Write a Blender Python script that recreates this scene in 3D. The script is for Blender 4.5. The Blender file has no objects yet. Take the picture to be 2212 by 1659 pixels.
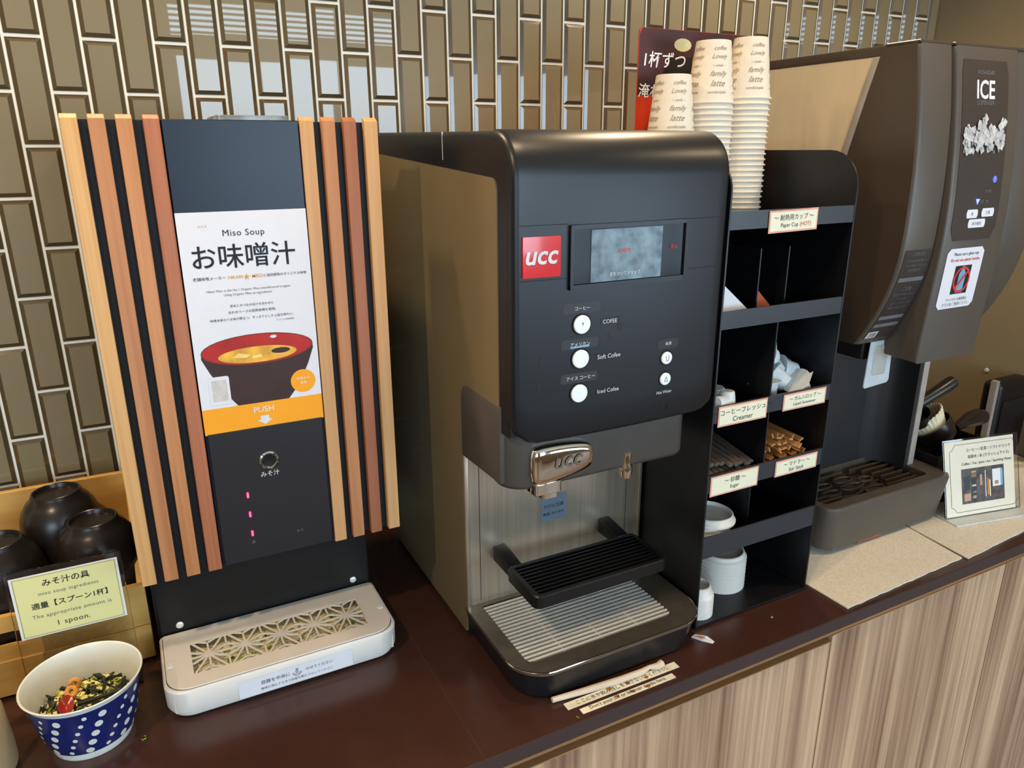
import bpy, bmesh, math, random
from mathutils import Vector, Matrix
random.seed(7)
PI = math.pi
scene = bpy.context.scene
COL = scene.collection

# ---------------------------------------------------------------- camera
# world: X along the counter, Y into the tiled wall (y = 0), Z up, z = 0 is the worktop
cam = bpy.data.cameras.new('camera'); camo = bpy.data.objects.new('camera', cam); COL.objects.link(camo)
cam.sensor_fit = 'HORIZONTAL'; cam.sensor_width = 36.0; cam.lens = 36.0 * 1592.5 / 2212.0
cam.clip_start = 0.02; cam.clip_end = 60
_r = Vector((0.88921502, -0.45746801, -0.00443494)); _d = Vector((-0.14247469, -0.26770077, -0.95290989)); _f = Vector((0.43473856, 0.84797365, -0.30322116))
_m = Matrix((( _r.x, -_d.x, -_f.x), (_r.y, -_d.y, -_f.y), (_r.z, -_d.z, -_f.z))).to_4x4()
_m.translation = Vector((0.09735, -1.4, 0.76551)); camo.matrix_world = _m
scene.camera = camo

# ---------------------------------------------------------------- world, lights, exposure
world = bpy.data.worlds.new('world'); scene.world = world; world.use_nodes = True
_bg = world.node_tree.nodes['Background']; _bg.inputs['Color'].default_value = (0.55, 0.68, 0.85, 1); _bg.inputs['Strength'].default_value = 0.6
scene.view_settings.view_transform = 'Standard'; scene.view_settings.look = 'None'
scene.view_settings.gamma = 1.0; scene.view_settings.use_curve_mapping = False
scene.view_settings.exposure = 0.36

def lamp(name, kind, loc, energy, color, target=None, **kw):
    l = bpy.data.lights.new(name, kind); l.energy = energy; l.color = color
    for k, v in kw.items(): setattr(l, k, v)
    o = bpy.data.objects.new(name, l); COL.objects.link(o); o.location = loc
    if target is not None: o.rotation_euler = (Vector(target) - Vector(loc)).to_track_quat('-Z', 'Y').to_euler()
    return o
WARM = (1.0, 0.74, 0.46); DAY = (0.62, 0.82, 1.0)
# warm ceiling downlights, one row close to the tiled wall and one further out
for (x, y, e, ty) in ((0.08, -0.09, 24, -0.30), (1.30, -0.12, 26, -0.34), (-0.55, -1.05, 34, -0.6), (1.75, -1.1, 20, -0.6), (-1.3, -0.15, 20, -0.3), (0.72, -0.80, 15, -0.6)):
    lamp('downlight', 'SPOT', (x, y, 1.58), e, WARM, (x + (0.25 if y < -0.5 and x < 0 else 0.0), ty, 0.0), spot_size=math.radians(125), spot_blend=0.7, shadow_soft_size=0.035)
# daylight through the windows behind the camera
def win_light(x0, x1, z0, z1, e):
    o = lamp('window_daylight', 'AREA', ((x0 + x1) / 2, -4.54, (z0 + z1) / 2), e, DAY, ((x0 + x1) / 2, 0, (z0 + z1) / 2), shape='RECTANGLE', size=x1 - x0, size_y=z1 - z0)
    return o
WINS = ((0.53, 2.20, 0.05, 1.40), (0.53, 2.20, 1.49, 1.74), (-2.9, -0.9, 0.05, 1.40), (2.55, 4.6, -0.25, 0.86))
for (a, b, c, d) in WINS: win_light(a, b, c, d, 24 * (b - a) * (d - c))

# ---------------------------------------------------------------- materials
def srgb(r, g, b):
    f = lambda c: (c / 255 / 12.92) if c / 255 <= 0.04045 else ((c / 255 + 0.055) / 1.055) ** 2.4
    return (f(r), f(g), f(b), 1)
def mat(name, col, rough=0.5, metal=0.0, var=0.08, vscale=30, bump=0.0, bscale=200, coat=0.0, emit=None, es=0, trans=0.0, ior=1.45, alpha=1.0, spec=None, vs3=None, coat_rough=0.05):
    m = bpy.data.materials.new(name); m.use_nodes = True; nt = m.node_tree; n = nt.nodes; p = n['Principled BSDF']
    p.inputs['Roughness'].default_value = rough; p.inputs['Metallic'].default_value = metal; p.inputs['IOR'].default_value = ior
    if coat: p.inputs['Coat Weight'].default_value = coat; p.inputs['Coat Roughness'].default_value = coat_rough
    if trans: p.inputs['Transmission Weight'].default_value = trans
    if spec is not None: p.inputs['Specular IOR Level'].default_value = spec
    if alpha < 1: p.inputs['Alpha'].default_value = alpha
    tc = n.new('ShaderNodeTexCoord'); mp = n.new('ShaderNodeMapping'); nt.links.new(tc.outputs['Object'], mp.inputs['Vector'])
    mp.inputs['Scale'].default_value = vs3 or (vscale, vscale, vscale)
    tx = n.new('ShaderNodeTexNoise'); tx.inputs['Scale'].default_value = 1.0; tx.inputs['Detail'].default_value = 3; nt.links.new(mp.outputs['Vector'], tx.inputs['Vector'])
    rp = n.new('ShaderNodeValToRGB'); nt.links.new(tx.outputs['Fac'], rp.inputs['Fac'])
    rp.color_ramp.elements[0].position = 0.3; rp.color_ramp.elements[1].position = 0.7
    rp.color_ramp.elements[0].color = tuple(c * (1 - var) for c in col[:3]) + (1,)
    rp.color_ramp.elements[1].color = tuple(min(1, c * (1 + var)) for c in col[:3]) + (1,)
    nt.links.new(rp.outputs['Color'], p.inputs['Base Color'])
    if bump:
        t2 = n.new('ShaderNodeTexNoise'); t2.inputs['Scale'].default_value = bscale; nt.links.new(tc.outputs['Object'], t2.inputs['Vector'])
        bp = n.new('ShaderNodeBump'); bp.inputs['Strength'].default_value = bump; bp.inputs['Distance'].default_value = 0.001
        nt.links.new(t2.outputs['Fac'], bp.inputs['Height']); nt.links.new(bp.outputs['Normal'], p.inputs['Normal'])
    if emit: p.inputs['Emission Color'].default_value = emit; p.inputs['Emission Strength'].default_value = es
    return m
def wood(name, c1, c2, rough=0.5, across=90, along=3, axis='z', streak=0.5, wid=0):
    m = bpy.data.materials.new(name); m.use_nodes = True; nt = m.node_tree; n = nt.nodes; p = n['Principled BSDF']; p.inputs['Roughness'].default_value = rough
    tc = n.new('ShaderNodeTexCoord')
    def tex(sc_a, sc_l, det):
        mp = n.new('ShaderNodeMapping'); nt.links.new(tc.outputs['Object'], mp.inputs['Vector'])
        mp.inputs['Scale'].default_value = {'z': (sc_a, sc_a, sc_l), 'x': (sc_l, sc_a, sc_a), 'y': (sc_a, sc_l, sc_a)}[axis]
        t = n.new('ShaderNodeTexNoise'); t.inputs['Scale'].default_value = 1; t.inputs['Detail'].default_value = det; t.inputs['Roughness'].default_value = 0.6
        nt.links.new(mp.outputs['Vector'], t.inputs['Vector']); return t
    a = tex(across, along, 4); b = tex(across * 0.22, along * 0.5, 2)
    mx = n.new('ShaderNodeMix'); mx.data_type = 'FLOAT'; mx.inputs['Factor'].default_value = streak
    nt.links.new(a.outputs['Fac'], mx.inputs[2]); nt.links.new(b.outputs['Fac'], mx.inputs[3])
    rp = n.new('ShaderNodeValToRGB'); rp.color_ramp.elements[0].position = 0.36; rp.color_ramp.elements[1].position = 0.64
    rp.color_ramp.elements[0].color = c1; rp.color_ramp.elements[1].color = c2
    nt.links.new(mx.outputs[0], rp.inputs['Fac']); nt.links.new(rp.outputs['Color'], p.inputs['Base Color'])
    bp = n.new('ShaderNodeBump'); bp.inputs['Strength'].default_value = 0.15; bp.inputs['Distance'].default_value = 0.001
    nt.links.new(a.outputs['Fac'], bp.inputs['Height']); nt.links.new(bp.outputs['Normal'], p.inputs['Normal'])
    return m
K = {}
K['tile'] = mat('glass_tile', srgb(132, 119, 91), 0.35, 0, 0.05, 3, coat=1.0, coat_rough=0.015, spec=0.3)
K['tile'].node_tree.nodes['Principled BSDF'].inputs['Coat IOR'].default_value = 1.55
K['bevelshade'] = mat('glass_bevel_shade', srgb(84, 70, 47), 0.2, 0, 0.05, 3, coat=1.0, coat_rough=0.02, spec=0.5)  # darker brown puts the dark refraction of the bevels into the colour
K['grout'] = mat('grout', srgb(240, 234, 218), 0.7, var=0.04, bump=0.2)
K['paint'] = mat('beige_paint', srgb(140, 125, 98), 0.55, var=0.04, vscale=6, bump=0.1, bscale=400)
K['wallp'] = mat('pale_wall', srgb(165, 140, 108), 0.8, var=0.04, vscale=4)
K['ceil'] = mat('ceiling_paint', srgb(228, 218, 200), 0.85, var=0.03, vscale=4)
K['floor'] = wood('floor_board', srgb(120, 88, 60), srgb(150, 115, 82), 0.5, 20, 1, 'x')
K['worktop'] = mat('worktop_laminate', srgb(66, 41, 34), 0.24, var=0.10, vscale=14, spec=0.5)
K['edge'] = mat('worktop_edge', srgb(66, 52, 50), 0.45, var=0.06)
K['rail'] = wood('rail_wood', srgb(140, 98, 58), srgb(168, 122, 78), 0.5, 60, 2, 'x')
K['door'] = wood('door_laminate', srgb(134, 100, 77), srgb(222, 187, 152), 0.45, 120, 1.6, 'z', 0.62)
K['dooredge'] = mat('door_edge', srgb(176, 130, 84), 0.5)
K['black'] = mat('black_plastic', srgb(15, 15, 17), 0.35, var=0.1)
K['blackmatt'] = mat('black_matt', srgb(13, 13, 15), 0.6, var=0.1)
K['gloss'] = mat('blue_black_gloss', srgb(10, 22, 40), 0.32, var=0.05, spec=0.42)
K['ctrl'] = mat('control_panel', srgb(36, 33, 36), 0.4, var=0.05)
tones = [((197, 148, 90), (216, 168, 108)), ((167, 107, 64), (189, 129, 82)), ((177, 115, 68), (202, 141, 90)), ((155, 90, 55), (177, 109, 72)),
         ((192, 141, 90), (209, 161, 108)), ((173, 114, 70), (194, 134, 88)), ((149, 87, 57), (167, 103, 68)), ((195, 146, 92), (212, 165, 112))]
for i, (a, b) in enumerate(tones): K['slat%d' % i] = wood('slat_wood_%d' % i, srgb(*a), srgb(*b), 0.5, 260 if i in (0, 3) else 120, 3, 'z', 0.35)
K['white'] = mat('white_plastic', srgb(228, 222, 214), 0.35, var=0.02)
K['paper'] = mat('white_paper', srgb(226, 226, 232), 0.5, var=0.015, spec=0.3)
K['ink'] = mat('black_ink', srgb(24, 22, 24), 0.6)
K['greyink'] = mat('grey_ink', srgb(110, 108, 110), 0.6)
K['whiteink'] = mat('white_ink', srgb(225, 225, 228), 0.6)
K['redink'] = mat('red_ink', srgb(214, 50, 40), 0.6)
K['goldink'] = mat('gold_ink', srgb(222, 160, 50), 0.6)
K['orange'] = mat('orange_print', srgb(250, 165, 20), 0.5, var=0.02)
K['souprim'] = mat('soup_red', srgb(178, 34, 22), 0.5, var=0.2, vscale=25)
K['souprim2'] = mat('soup_rim', srgb(120, 40, 30), 0.5)
K['soupbody'] = mat('soup_body', srgb(58, 34, 28), 0.5, var=0.15)
K['soup'] = mat('soup_broth', srgb(236, 170, 60), 0.5, var=0.35, vscale=40)
K['tofu'] = mat('soup_tofu', srgb(246, 214, 120), 0.5, var=0.1)
K['sticker'] = mat('sticker_grey', srgb(205, 200, 196), 0.5, var=0.1, vscale=120)
K['led'] = mat('red_led', srgb(255, 40, 60), 0.4, emit=(1.0, 0.02, 0.07, 1), es=7)
K['bluled'] = mat('blue_led', srgb(60, 70, 255), 0.4, emit=(0.10, 0.14, 1.0, 1), es=4)
K['chrome'] = mat('chrome', srgb(225, 220, 210), 0.08, 1.0, var=0.02)
K['steel'] = mat('brushed_steel', srgb(186, 172, 152), 0.30, 0.75, var=0.12, vs3=(180, 180, 4))
K['steelbar'] = mat('steel_bar', srgb(236, 234, 228), 0.3, 0.3, var=0.04)
K['sidepan'] = mat('bronze_side_panel', srgb(116, 103, 77), 0.22, 0.0, var=0.04, vscale=8, spec=0.8)
K['rimsteel'] = mat('rim_steel', srgb(150, 142, 130), 0.28, 0.85, var=0.1, vscale=60)
K['trayfloor'] = mat('tray_floor', srgb(226, 214, 176), 0.5, var=0.15, vscale=60)
K['machine'] = mat('machine_black', srgb(22, 24, 28), 0.36, var=0.08, vscale=10, spec=0.5)
K['machgrey'] = mat('machine_grey', srgb(76, 72, 68), 0.4, var=0.05, spec=0.5)
K['button'] = mat('white_button', srgb(225, 226, 224), 0.3, var=0.02, emit=(0.8, 0.95, 1, 1), es=0.15)
K['tape'] = mat('label_tape', srgb(16, 16, 18), 0.4)
K['pill'] = mat('label_recess', srgb(48, 47, 50), 0.45)
K['cream'] = mat('cream_card', srgb(236, 232, 204), 0.5, var=0.02)
K['cardyellow'] = mat('yellow_card', srgb(226, 221, 156), 0.4, var=0.03, vscale=10)
K['pinkedge'] = mat('pink_border', srgb(228, 166, 144), 0.5)
K['cup'] = mat('cup_paper', srgb(228, 216, 196), 0.55, var=0.03, vscale=60)
K['cupink'] = mat('cup_print', srgb(150, 132, 108), 0.6)
K['shelf'] = mat('shelf_black', srgb(18, 18, 21), 0.38, var=0.08, spec=0.6)
K['shelflip'] = mat('shelf_lip', srgb(46, 50, 56), 0.35, var=0.05, spec=0.6)
K['ice'] = mat('ice_brown_plastic', srgb(74, 62, 50), 0.35, var=0.05, vscale=8, spec=0.55)
K['icegrey'] = mat('ice_grey_plastic', srgb(82, 75, 67), 0.38, var=0.05, vscale=8, spec=0.55)
K['icepanel'] = mat('ice_panel', srgb(62, 55, 52), 0.3, var=0.05)
K['icedark'] = mat('ice_dark', srgb(40, 38, 38), 0.4, var=0.1, vscale=12)
K['icesteel'] = mat('ice_side_steel', srgb(226, 206, 170), 0.45, 0.15, var=0.04, vs3=(3, 60, 3))
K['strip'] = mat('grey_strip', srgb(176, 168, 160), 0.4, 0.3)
K['clearw'] = mat('frosted_plastic', srgb(205, 212, 214), 0.35, var=0.06, vscale=60)
K['acryl'] = mat('acrylic', (0.93, 0.95, 0.95, 1), 0.03, trans=1.0, var=0.01, ior=1.49)
K['mat'] = mat('beige_towel', srgb(228, 220, 204), 0.95, var=0.10, vscale=220, bump=0.8, bscale=900, spec=0.1)
K['crate'] = wood('crate_pine', srgb(196, 146, 70), srgb(222, 176, 96), 0.5, 40, 3, 'x')
K['lacquer'] = mat('black_lacquer', srgb(34, 28, 25), 0.28, var=0.12, vscale=40, spec=0.5)
K['china'] = mat('white_china', srgb(226, 226, 216), 0.18, var=0.02)
K['cobalt'] = mat('cobalt_glaze', srgb(24, 36, 96), 0.18, var=0.15, vscale=30)
K['wakame'] = mat('wakame', srgb(26, 34, 20), 0.5, var=0.3)
K['leek'] = mat('leek', srgb(150, 160, 60), 0.6, var=0.2)
K['tofubit'] = mat('tofu_bit', srgb(232, 220, 140), 0.6, var=0.1)
K['fu'] = mat('fu_ring', srgb(214, 150, 70), 0.6, var=0.2, vscale=200)
K['redlac'] = mat('red_spoon', srgb(150, 40, 32), 0.2, var=0.1)
K['canister'] = mat('beige_ceramic', srgb(176, 152, 116), 0.35, var=0.05)
K['stick'] = wood('stirrer_wood', srgb(180, 120, 62), srgb(206, 150, 88), 0.6, 150, 10, 'y')
K['sugar'] = mat('sugar_wrap', srgb(92, 78, 70), 0.6, var=0.35, vs3=(900, 40, 900))
K['posterred'] = mat('menu_red', srgb(188, 52, 24), 0.45, var=0.5, vscale=9)
K['posterdark'] = mat('menu_dark', srgb(58, 22, 24), 0.45, var=0.5, vscale=14)
K['amber'] = mat('menu_amber', srgb(226, 140, 50), 0.5, var=0.2)
K['leaf'] = mat('menu_leaf', srgb(190, 190, 150), 0.5, var=0.3)
K['screen'] = mat('display_image', srgb(84, 100, 108), 0.15, var=0.85, vscale=55, spec=0.2, emit=(0.20, 0.30, 0.36, 1), es=0.2)
K['screendark'] = mat('display_off', srgb(16, 16, 20), 0.12, var=0.2, spec=0.15)
K['badge'] = mat('badge_red', srgb(212, 30, 30), 0.15, var=0.04, coat=0.6)
K['wrap'] = mat('straw_wrapper', srgb(216, 198, 176), 0.6, var=0.08)
K['yellowst'] = mat('stained_tape', srgb(238, 232, 210), 0.55, var=0.1, vscale=60)
K['stain'] = mat('coffee_stain', srgb(170, 110, 30), 0.6, var=0.3)
K['photo'] = mat('print_photo', srgb(70, 58, 52), 0.4, var=0.8, vscale=70)
K['photoblue'] = mat('print_blue', srgb(120, 170, 205), 0.4, var=0.2)
K['stick_tan'] = mat('print_tan', srgb(190, 150, 110), 0.4, var=0.2)
K['fluted'] = mat('fluted_paper', srgb(230, 216, 180), 0.7, var=0.04)
K['redpkt'] = mat('brown_packet', srgb(168, 74, 40), 0.5, var=0.25)
K['icecube'] = mat('ice_print', srgb(190, 190, 190), 0.4, var=0.35, vscale=90)
K['icecube2'] = mat('ice_print_grey', srgb(120, 118, 118), 0.4, var=0.35, vscale=90)
K['clearsheet'] = mat('clear_sheet', srgb(190, 200, 205), 0.15, var=0.05, trans=0.7)
K['blind'] = mat('blind_slat', srgb(150, 140, 120), 0.6)
K['frame'] = mat('window_frame', srgb(90, 78, 62), 0.5)
K['smudge'] = mat('coffee_smudge', srgb(34, 24, 22), 0.5, var=0.3, vscale=300)

# ---------------------------------------------------------------- mesh helpers
class B:
    def __init__(s): s.bm = bmesh.new()
    def box(s, x0, x1, y0, y1, z0, z1):
        v = [s.bm.verts.new(p) for p in ((x0, y0, z0), (x1, y0, z0), (x1, y1, z0), (x0, y1, z0), (x0, y0, z1), (x1, y0, z1), (x1, y1, z1), (x0, y1, z1))]
        for f in ((0, 3, 2, 1), (4, 5, 6, 7), (0, 1, 5, 4), (1, 2, 6, 5), (2, 3, 7, 6), (3, 0, 4, 7)): s.bm.faces.new([v[i] for i in f])
        return s
    def prism(s, pts, ax, a, b, scale_b=None):
        def P(p, t):
            return {'x': (t, p[0], p[1]), 'y': (p[0], t, p[1]), 'z': (p[0], p[1], t)}[ax]
        A = [s.bm.verts.new(P(p, a)) for p in pts]; Bv = [s.bm.verts.new(P(p, b)) for p in (scale_b or pts)]
        n = len(pts); s.bm.faces.new(A); s.bm.faces.new(Bv[::-1])
        for i in range(n): s.bm.faces.new((A[i], Bv[i], Bv[(i + 1) % n], A[(i + 1) % n]))
        return s
    def loft(s, rings, cap=True, closed=True):
        R = [[s.bm.verts.new(p) for p in r] for r in rings]; n = len(R[0])
        for i in range(len(R) - 1):
            for j in range(n if closed else n - 1): s.bm.faces.new((R[i][j], R[i][(j + 1) % n], R[i + 1][(j + 1) % n], R[i + 1][j]))
        if cap: s.bm.faces.new(R[0][::-1]); s.bm.faces.new(R[-1])
        return s
    def lathe(s, prof, cx=0, cy=0, seg=32, cap=False):
        rings = []
        for r, z in prof: rings.append([(cx + r * math.cos(2 * PI * k / seg), cy + r * math.sin(2 * PI * k / seg), z) for k in range(seg)])
        return s.loft(rings, cap)
    def tube(s, path, r, seg=8, cap=True):
        path = [Vector(p) for p in path]; rings = []
        up = Vector((0, 0, 1))
        for i, p in enumerate(path):
            t = (path[min(i + 1, len(path) - 1)] - path[max(i - 1, 0)]).normalized()
            u = t.cross(up)
            if u.length < 1e-4: u = t.cross(Vector((0, 1, 0)))
            u.normalize(); w = t.cross(u).normalized()
            rr = r[i] if isinstance(r, (list, tuple)) else r
            rings.append([tuple(p + u * rr * math.cos(2 * PI * k / seg) + w * rr * math.sin(2 * PI * k / seg)) for k in range(seg)])
        return s.loft(rings, cap)
    def quad(s, *pts): s.bm.faces.new([s.bm.verts.new(p) for p in pts]); return s
    def poly(s, pts): s.bm.faces.new([s.bm.verts.new(p) for p in pts]); return s
    def bevel(s, w, seg=3, cond=None, verts=False):
        s.bm.normal_update()
        ed = [e for e in s.bm.edges if len(e.link_faces) == 2 and e.calc_face_angle(0) > 0.3 and (cond is None or cond((e.verts[0].co + e.verts[1].co) / 2, (e.verts[1].co - e.verts[0].co).normalized()))]
        bmesh.ops.bevel(s.bm, geom=ed, offset=w, segments=seg, affect='EDGES', profile=0.5, clamp_overlap=True); return s
    def xf(s, M, start=0):
        s.bm.verts.ensure_lookup_table()
        bmesh.ops.transform(s.bm, matrix=M, verts=s.bm.verts[start:]); return s
    def mark(s): return len(s.bm.verts)
def rr(x0, x1, y0, y1, r, seg=6):
    if not isinstance(r, (list, tuple)): r = [r] * 4
    out = []
    for (cx, cy, a0, q) in ((x1 - r[0], y1 - r[0], 0, r[0]), (x0 + r[1], y1 - r[1], PI / 2, r[1]), (x0 + r[2], y0 + r[2], PI, r[2]), (x1 - r[3], y0 + r[3], 1.5 * PI, r[3])):
        if q <= 0: out.append((cx, cy)); continue
        for k in range(seg + 1): a = a0 + PI / 2 * k / seg; out.append((cx + q * math.cos(a), cy + q * math.sin(a)))
    return out
def root_of(o):
    while o.parent: o = o.parent
    return o
def obj(name, b, m, parent=None, smooth=35, off=None):
    bm = b.bm if isinstance(b, B) else b
    bmesh.ops.recalc_face_normals(bm, faces=bm.faces)
    me = bpy.data.meshes.new(name); bm.to_mesh(me); bm.free()
    if off is None and parent is not None: off = root_of(parent).location
    if off is not None: me.transform(Matrix.Translation(-Vector(off)))
    return link(name, me, m, parent, smooth)
def link(name, me, m, parent=None, smooth=35):
    if smooth:
        me.shade_smooth(); me.set_sharp_from_angle(angle=math.radians(smooth))
    if not me.materials: me.materials.append(K[m] if isinstance(m, str) else m)
    o = bpy.data.objects.new(name, me); COL.objects.link(o)
    if parent is not None: o.parent = parent
    return o
def tag(o, label, cat, group=None):
    o['label'] = label; o['category'] = cat
    if group: o['group'] = group
    return o
def thing(name, label, cat, loc, group=None):
    o = bpy.data.objects.new(name, None); COL.objects.link(o); o.location = loc; o.empty_display_size = 0.05
    return tag(o, label, cat, group)
def solo(name, b, m, label, cat, group=None, smooth=35):
    bm = b.bm
    xs = [v.co.x for v in bm.verts]; ys = [v.co.y for v in bm.verts]; zs = [v.co.z for v in bm.verts]
    c = Vector(((min(xs) + max(xs)) / 2, (min(ys) + max(ys)) / 2, min(zs)))
    o = obj(name, b, m, None, smooth, off=c); o.location = c
    return tag(o, label, cat, group)
def struct(name, b, m, parent=None, smooth=35):
    o = obj(name, b, m, parent, smooth)
    if parent is None: o['kind'] = 'structure'
    return o
def plane_map(x, y, z): return lambda u, v, d: (x + u, y - d, z + v)
def frame_map(o, ux, uy):
    o = Vector(o); ux = Vector(ux).normalized(); uy = Vector(uy).normalized(); n = ux.cross(uy)
    return lambda u, v, d: o + ux * u + uy * v + n * d
def lettering(body, mp, m, parent, width=None, height=None, d=0.0004, shear=0.0, name='lettering', bold=0.0, mono=False, spacing=1.0):
    c = bpy.data.curves.new('txt', 'FONT'); c.body = body; c.shear = shear; c.offset = bold; c.resolution_u = 3; c.space_character = spacing; c.align_x = 'CENTER'
    t = bpy.data.objects.new('txt', c); COL.objects.link(t)
    me = bpy.data.meshes.new_from_object(t); bpy.data.objects.remove(t); bpy.data.curves.remove(c)
    if not me.vertices: return None
    xs = [v.co.x for v in me.vertices]; ys = [v.co.y for v in me.vertices]
    w = max(xs) - min(xs); h = max(ys) - min(ys); cx = (max(xs) + min(xs)) / 2; cy = (max(ys) + min(ys)) / 2
    sx = width / w if width else height / h; sy = height / h if height else sx
    off = root_of(parent).location
    for v in me.vertices: v.co = Vector(mp((v.co.x - cx) * sx, (v.co.y - cy) * sy, d)) - off
    me.materials.clear()
    return link(name, me, m, parent, 0)
def flat(name, pts, mp, m, parent, d=0.0003):
    b = B(); b.poly([mp(u, v, d) for u, v in pts]); return obj(name, b, m, parent, 0)
def ell(cx, cy, rx, ry, n=32, a0=0, a1=2 * PI):
    return [(cx + rx * math.cos(a0 + (a1 - a0) * k / n), cy + ry * math.sin(a0 + (a1 - a0) * k / n)) for k in range(n)]
ORD = ['first', 'second', 'third', 'fourth', 'fifth', 'sixth', 'seventh', 'eighth', 'ninth', 'tenth', 'eleventh', 'twelfth', 'thirteenth', 'fourteenth', 'fifteenth', 'sixteenth', 'seventeenth', 'eighteenth', 'nineteenth', 'twentieth', 'twenty-first', 'twenty-second', 'twenty-third']
def copy_tree(o, parent=None, delta=None):
    c = o.copy(); COL.objects.link(c); c.parent = parent
    for ch in o.children: copy_tree(ch, c)
    return c

# ================================================================ the setting
TW, TH, TZ = 0.050526, 0.0780037, 0.93
XR = 2.083
struct('floor', B().box(-3.2, 4.95, -4.6, 0.1, -0.93, -0.87), 'floor')
struct('ceiling', B().box(-3.2, 4.95, -4.6, 0.1, 1.86, 1.92), 'ceil')
wall = struct('wall_back', B().box(-3.2, XR + 0.12, 0.0, 0.1, -0.87, 1.86), 'grout')
struct('wall_right', B().box(XR, XR + 0.1, -1.2, -0.0005, -0.87, 1.86), 'paint')
struct('wall_left', B().box(-3.2, -3.1, -4.5, -0.0005, -0.87, 1.86), 'wallp')
struct('wall_side', B().box(4.85, 4.95, -4.5, -1.2, -0.87, 1.86), 'wallp')
struct('wall_return', B().box(XR + 0.1, 4.95, -1.2, -1.1, -0.87, 1.86), 'wallp')
# wall behind the camera, with window openings
b = B()
b.box(-3.2, -2.9, -4.6, -4.5, -0.87, 1.86); b.box(-0.9, 0.53, -4.6, -4.5, -0.87, 1.86); b.box(2.2, 2.55, -4.6, -4.5, -0.87, 1.86); b.box(4.6, 4.95, -4.6, -4.5, -0.87, 1.86); b.box(2.55, 4.6, -4.6, -4.5, -0.87, -0.25); b.box(2.55, 4.6, -4.6, -4.5, 0.86, 1.86)
b.box(-2.9, -0.9, -4.6, -4.5, -0.87, 0.05); b.box(-2.9, -0.9, -4.6, -4.5, 1.40, 1.86)
b.box(0.53, 2.2, -4.6, -4.5, -0.87, 0.05); b.box(0.53, 2.2, -4.6, -4.5, 1.40, 1.49); b.box(0.53, 2.2, -4.6, -4.5, 1.74, 1.86)
struct('wall_front', b, 'wallp')
for n, (a, c, z0, z1) in enumerate(WINS):
    b = B(); t = 0.03
    b.box(a, a + t, -4.5, -4.46, z0, z1); b.box(c - t, c, -4.5, -4.46, z0, z1); b.box(a, c, -4.5, -4.46, z0, z0 + t); b.box(a, c, -4.5, -4.46, z1 - t, z1)
    for k in (1, 2): x = a + (c - a) * k / 3; b.box(x - 0.025, x + 0.025, -4.5, -4.46, z0, z1)
    w = struct('window_%d' % (n + 1), b, 'frame')
    if n == 1:
        for k in range(6):
            z = z0 + 0.035 + k * 0.036
            obj('blind_slat', B().box(a + t, c - t, -4.455, -4.45, z, z + 0.016), 'blind', w, 0)
# tiles, each a bevelled block of glass proud of the grout
def tile_mesh():
    b = B(); hx, hz, bv, d = (TW - 0.0044) / 2, (2 * TH - 0.0050) / 2, 0.0062, 0.0050
    o = [(-hx, -0.0004, -hz), (hx, -0.0004, -hz), (hx, -0.0004, hz), (-hx, -0.0004, hz)]
    s_ = [(x, -0.0016, z) for x, y, z in o]
    i = [(-hx + bv, -d, -hz + bv), (hx - bv, -d, -hz + bv), (hx - bv, -d, hz - bv), (-hx + bv, -d, hz - bv)]
    V_ = [b.bm.verts.new(p) for p in o + s_ + i]
    for q in range(2):
        for k in range(4): b.bm.faces.new((V_[q * 4 + k], V_[q * 4 + (k + 1) % 4], V_[q * 4 + 4 + (k + 1) % 4], V_[q * 4 + 4 + k]))
    b.bm.faces.new(V_[8:12]); return b
b = tile_mesh(); bmesh.ops.recalc_face_normals(b.bm, faces=b.bm.faces); tme = bpy.data.meshes.new('tile'); b.bm.to_mesh(tme); tme.materials.append(K['tile']); tme.materials.append(K['bevelshade'])
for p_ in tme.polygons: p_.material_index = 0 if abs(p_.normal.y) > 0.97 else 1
stuff = bmesh.new(); ntile = 0
for c in range(-14, 42):
    for r in range(-14, 13):
        if (c + r) % 2: continue
        x, z = c * TW, TZ + (r + 1) * TH
        if z + TH < 0.01 or z + TH > 1.86: continue
        if c == 41: x = 2.0645
        near = c >= -4 and z < 1.30 and ((x < 0.13 and z > 0.16) or (z + TH > 0.78 and x < 1.2) or (z + TH > 0.98 and x >= 1.2))
        if near:
            o = bpy.data.objects.new('tile', tme); COL.objects.link(o); o.parent = wall; o.location = (x, 0, z); ntile += 1
            o.rotation_euler = (random.gauss(0, 0.0015), 0, random.gauss(0, 0.0018))
            if c == 41: o.scale = (0.74, 1, 1)
        else:
            bm2 = b.bm.copy()
            if c == 41: bmesh.ops.scale(bm2, verts=bm2.verts, vec=(0.74, 1, 1))
            bmesh.ops.translate(bm2, verts=bm2.verts, vec=(x, 0, z))
            tmp = bpy.data.meshes.new('tmp'); bm2.to_mesh(tmp); stuff.from_mesh(tmp); bpy.data.meshes.remove(tmp); bm2.free()
b.bm.free()
o = obj('tile_field', stuff, 'tile', wall, 0); o.data.materials.append(K['bevelshade'])
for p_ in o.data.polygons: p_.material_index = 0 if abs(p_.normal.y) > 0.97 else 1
print('TILES', ntile)
_ = o; o['kind'] = 'stuff'

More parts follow.
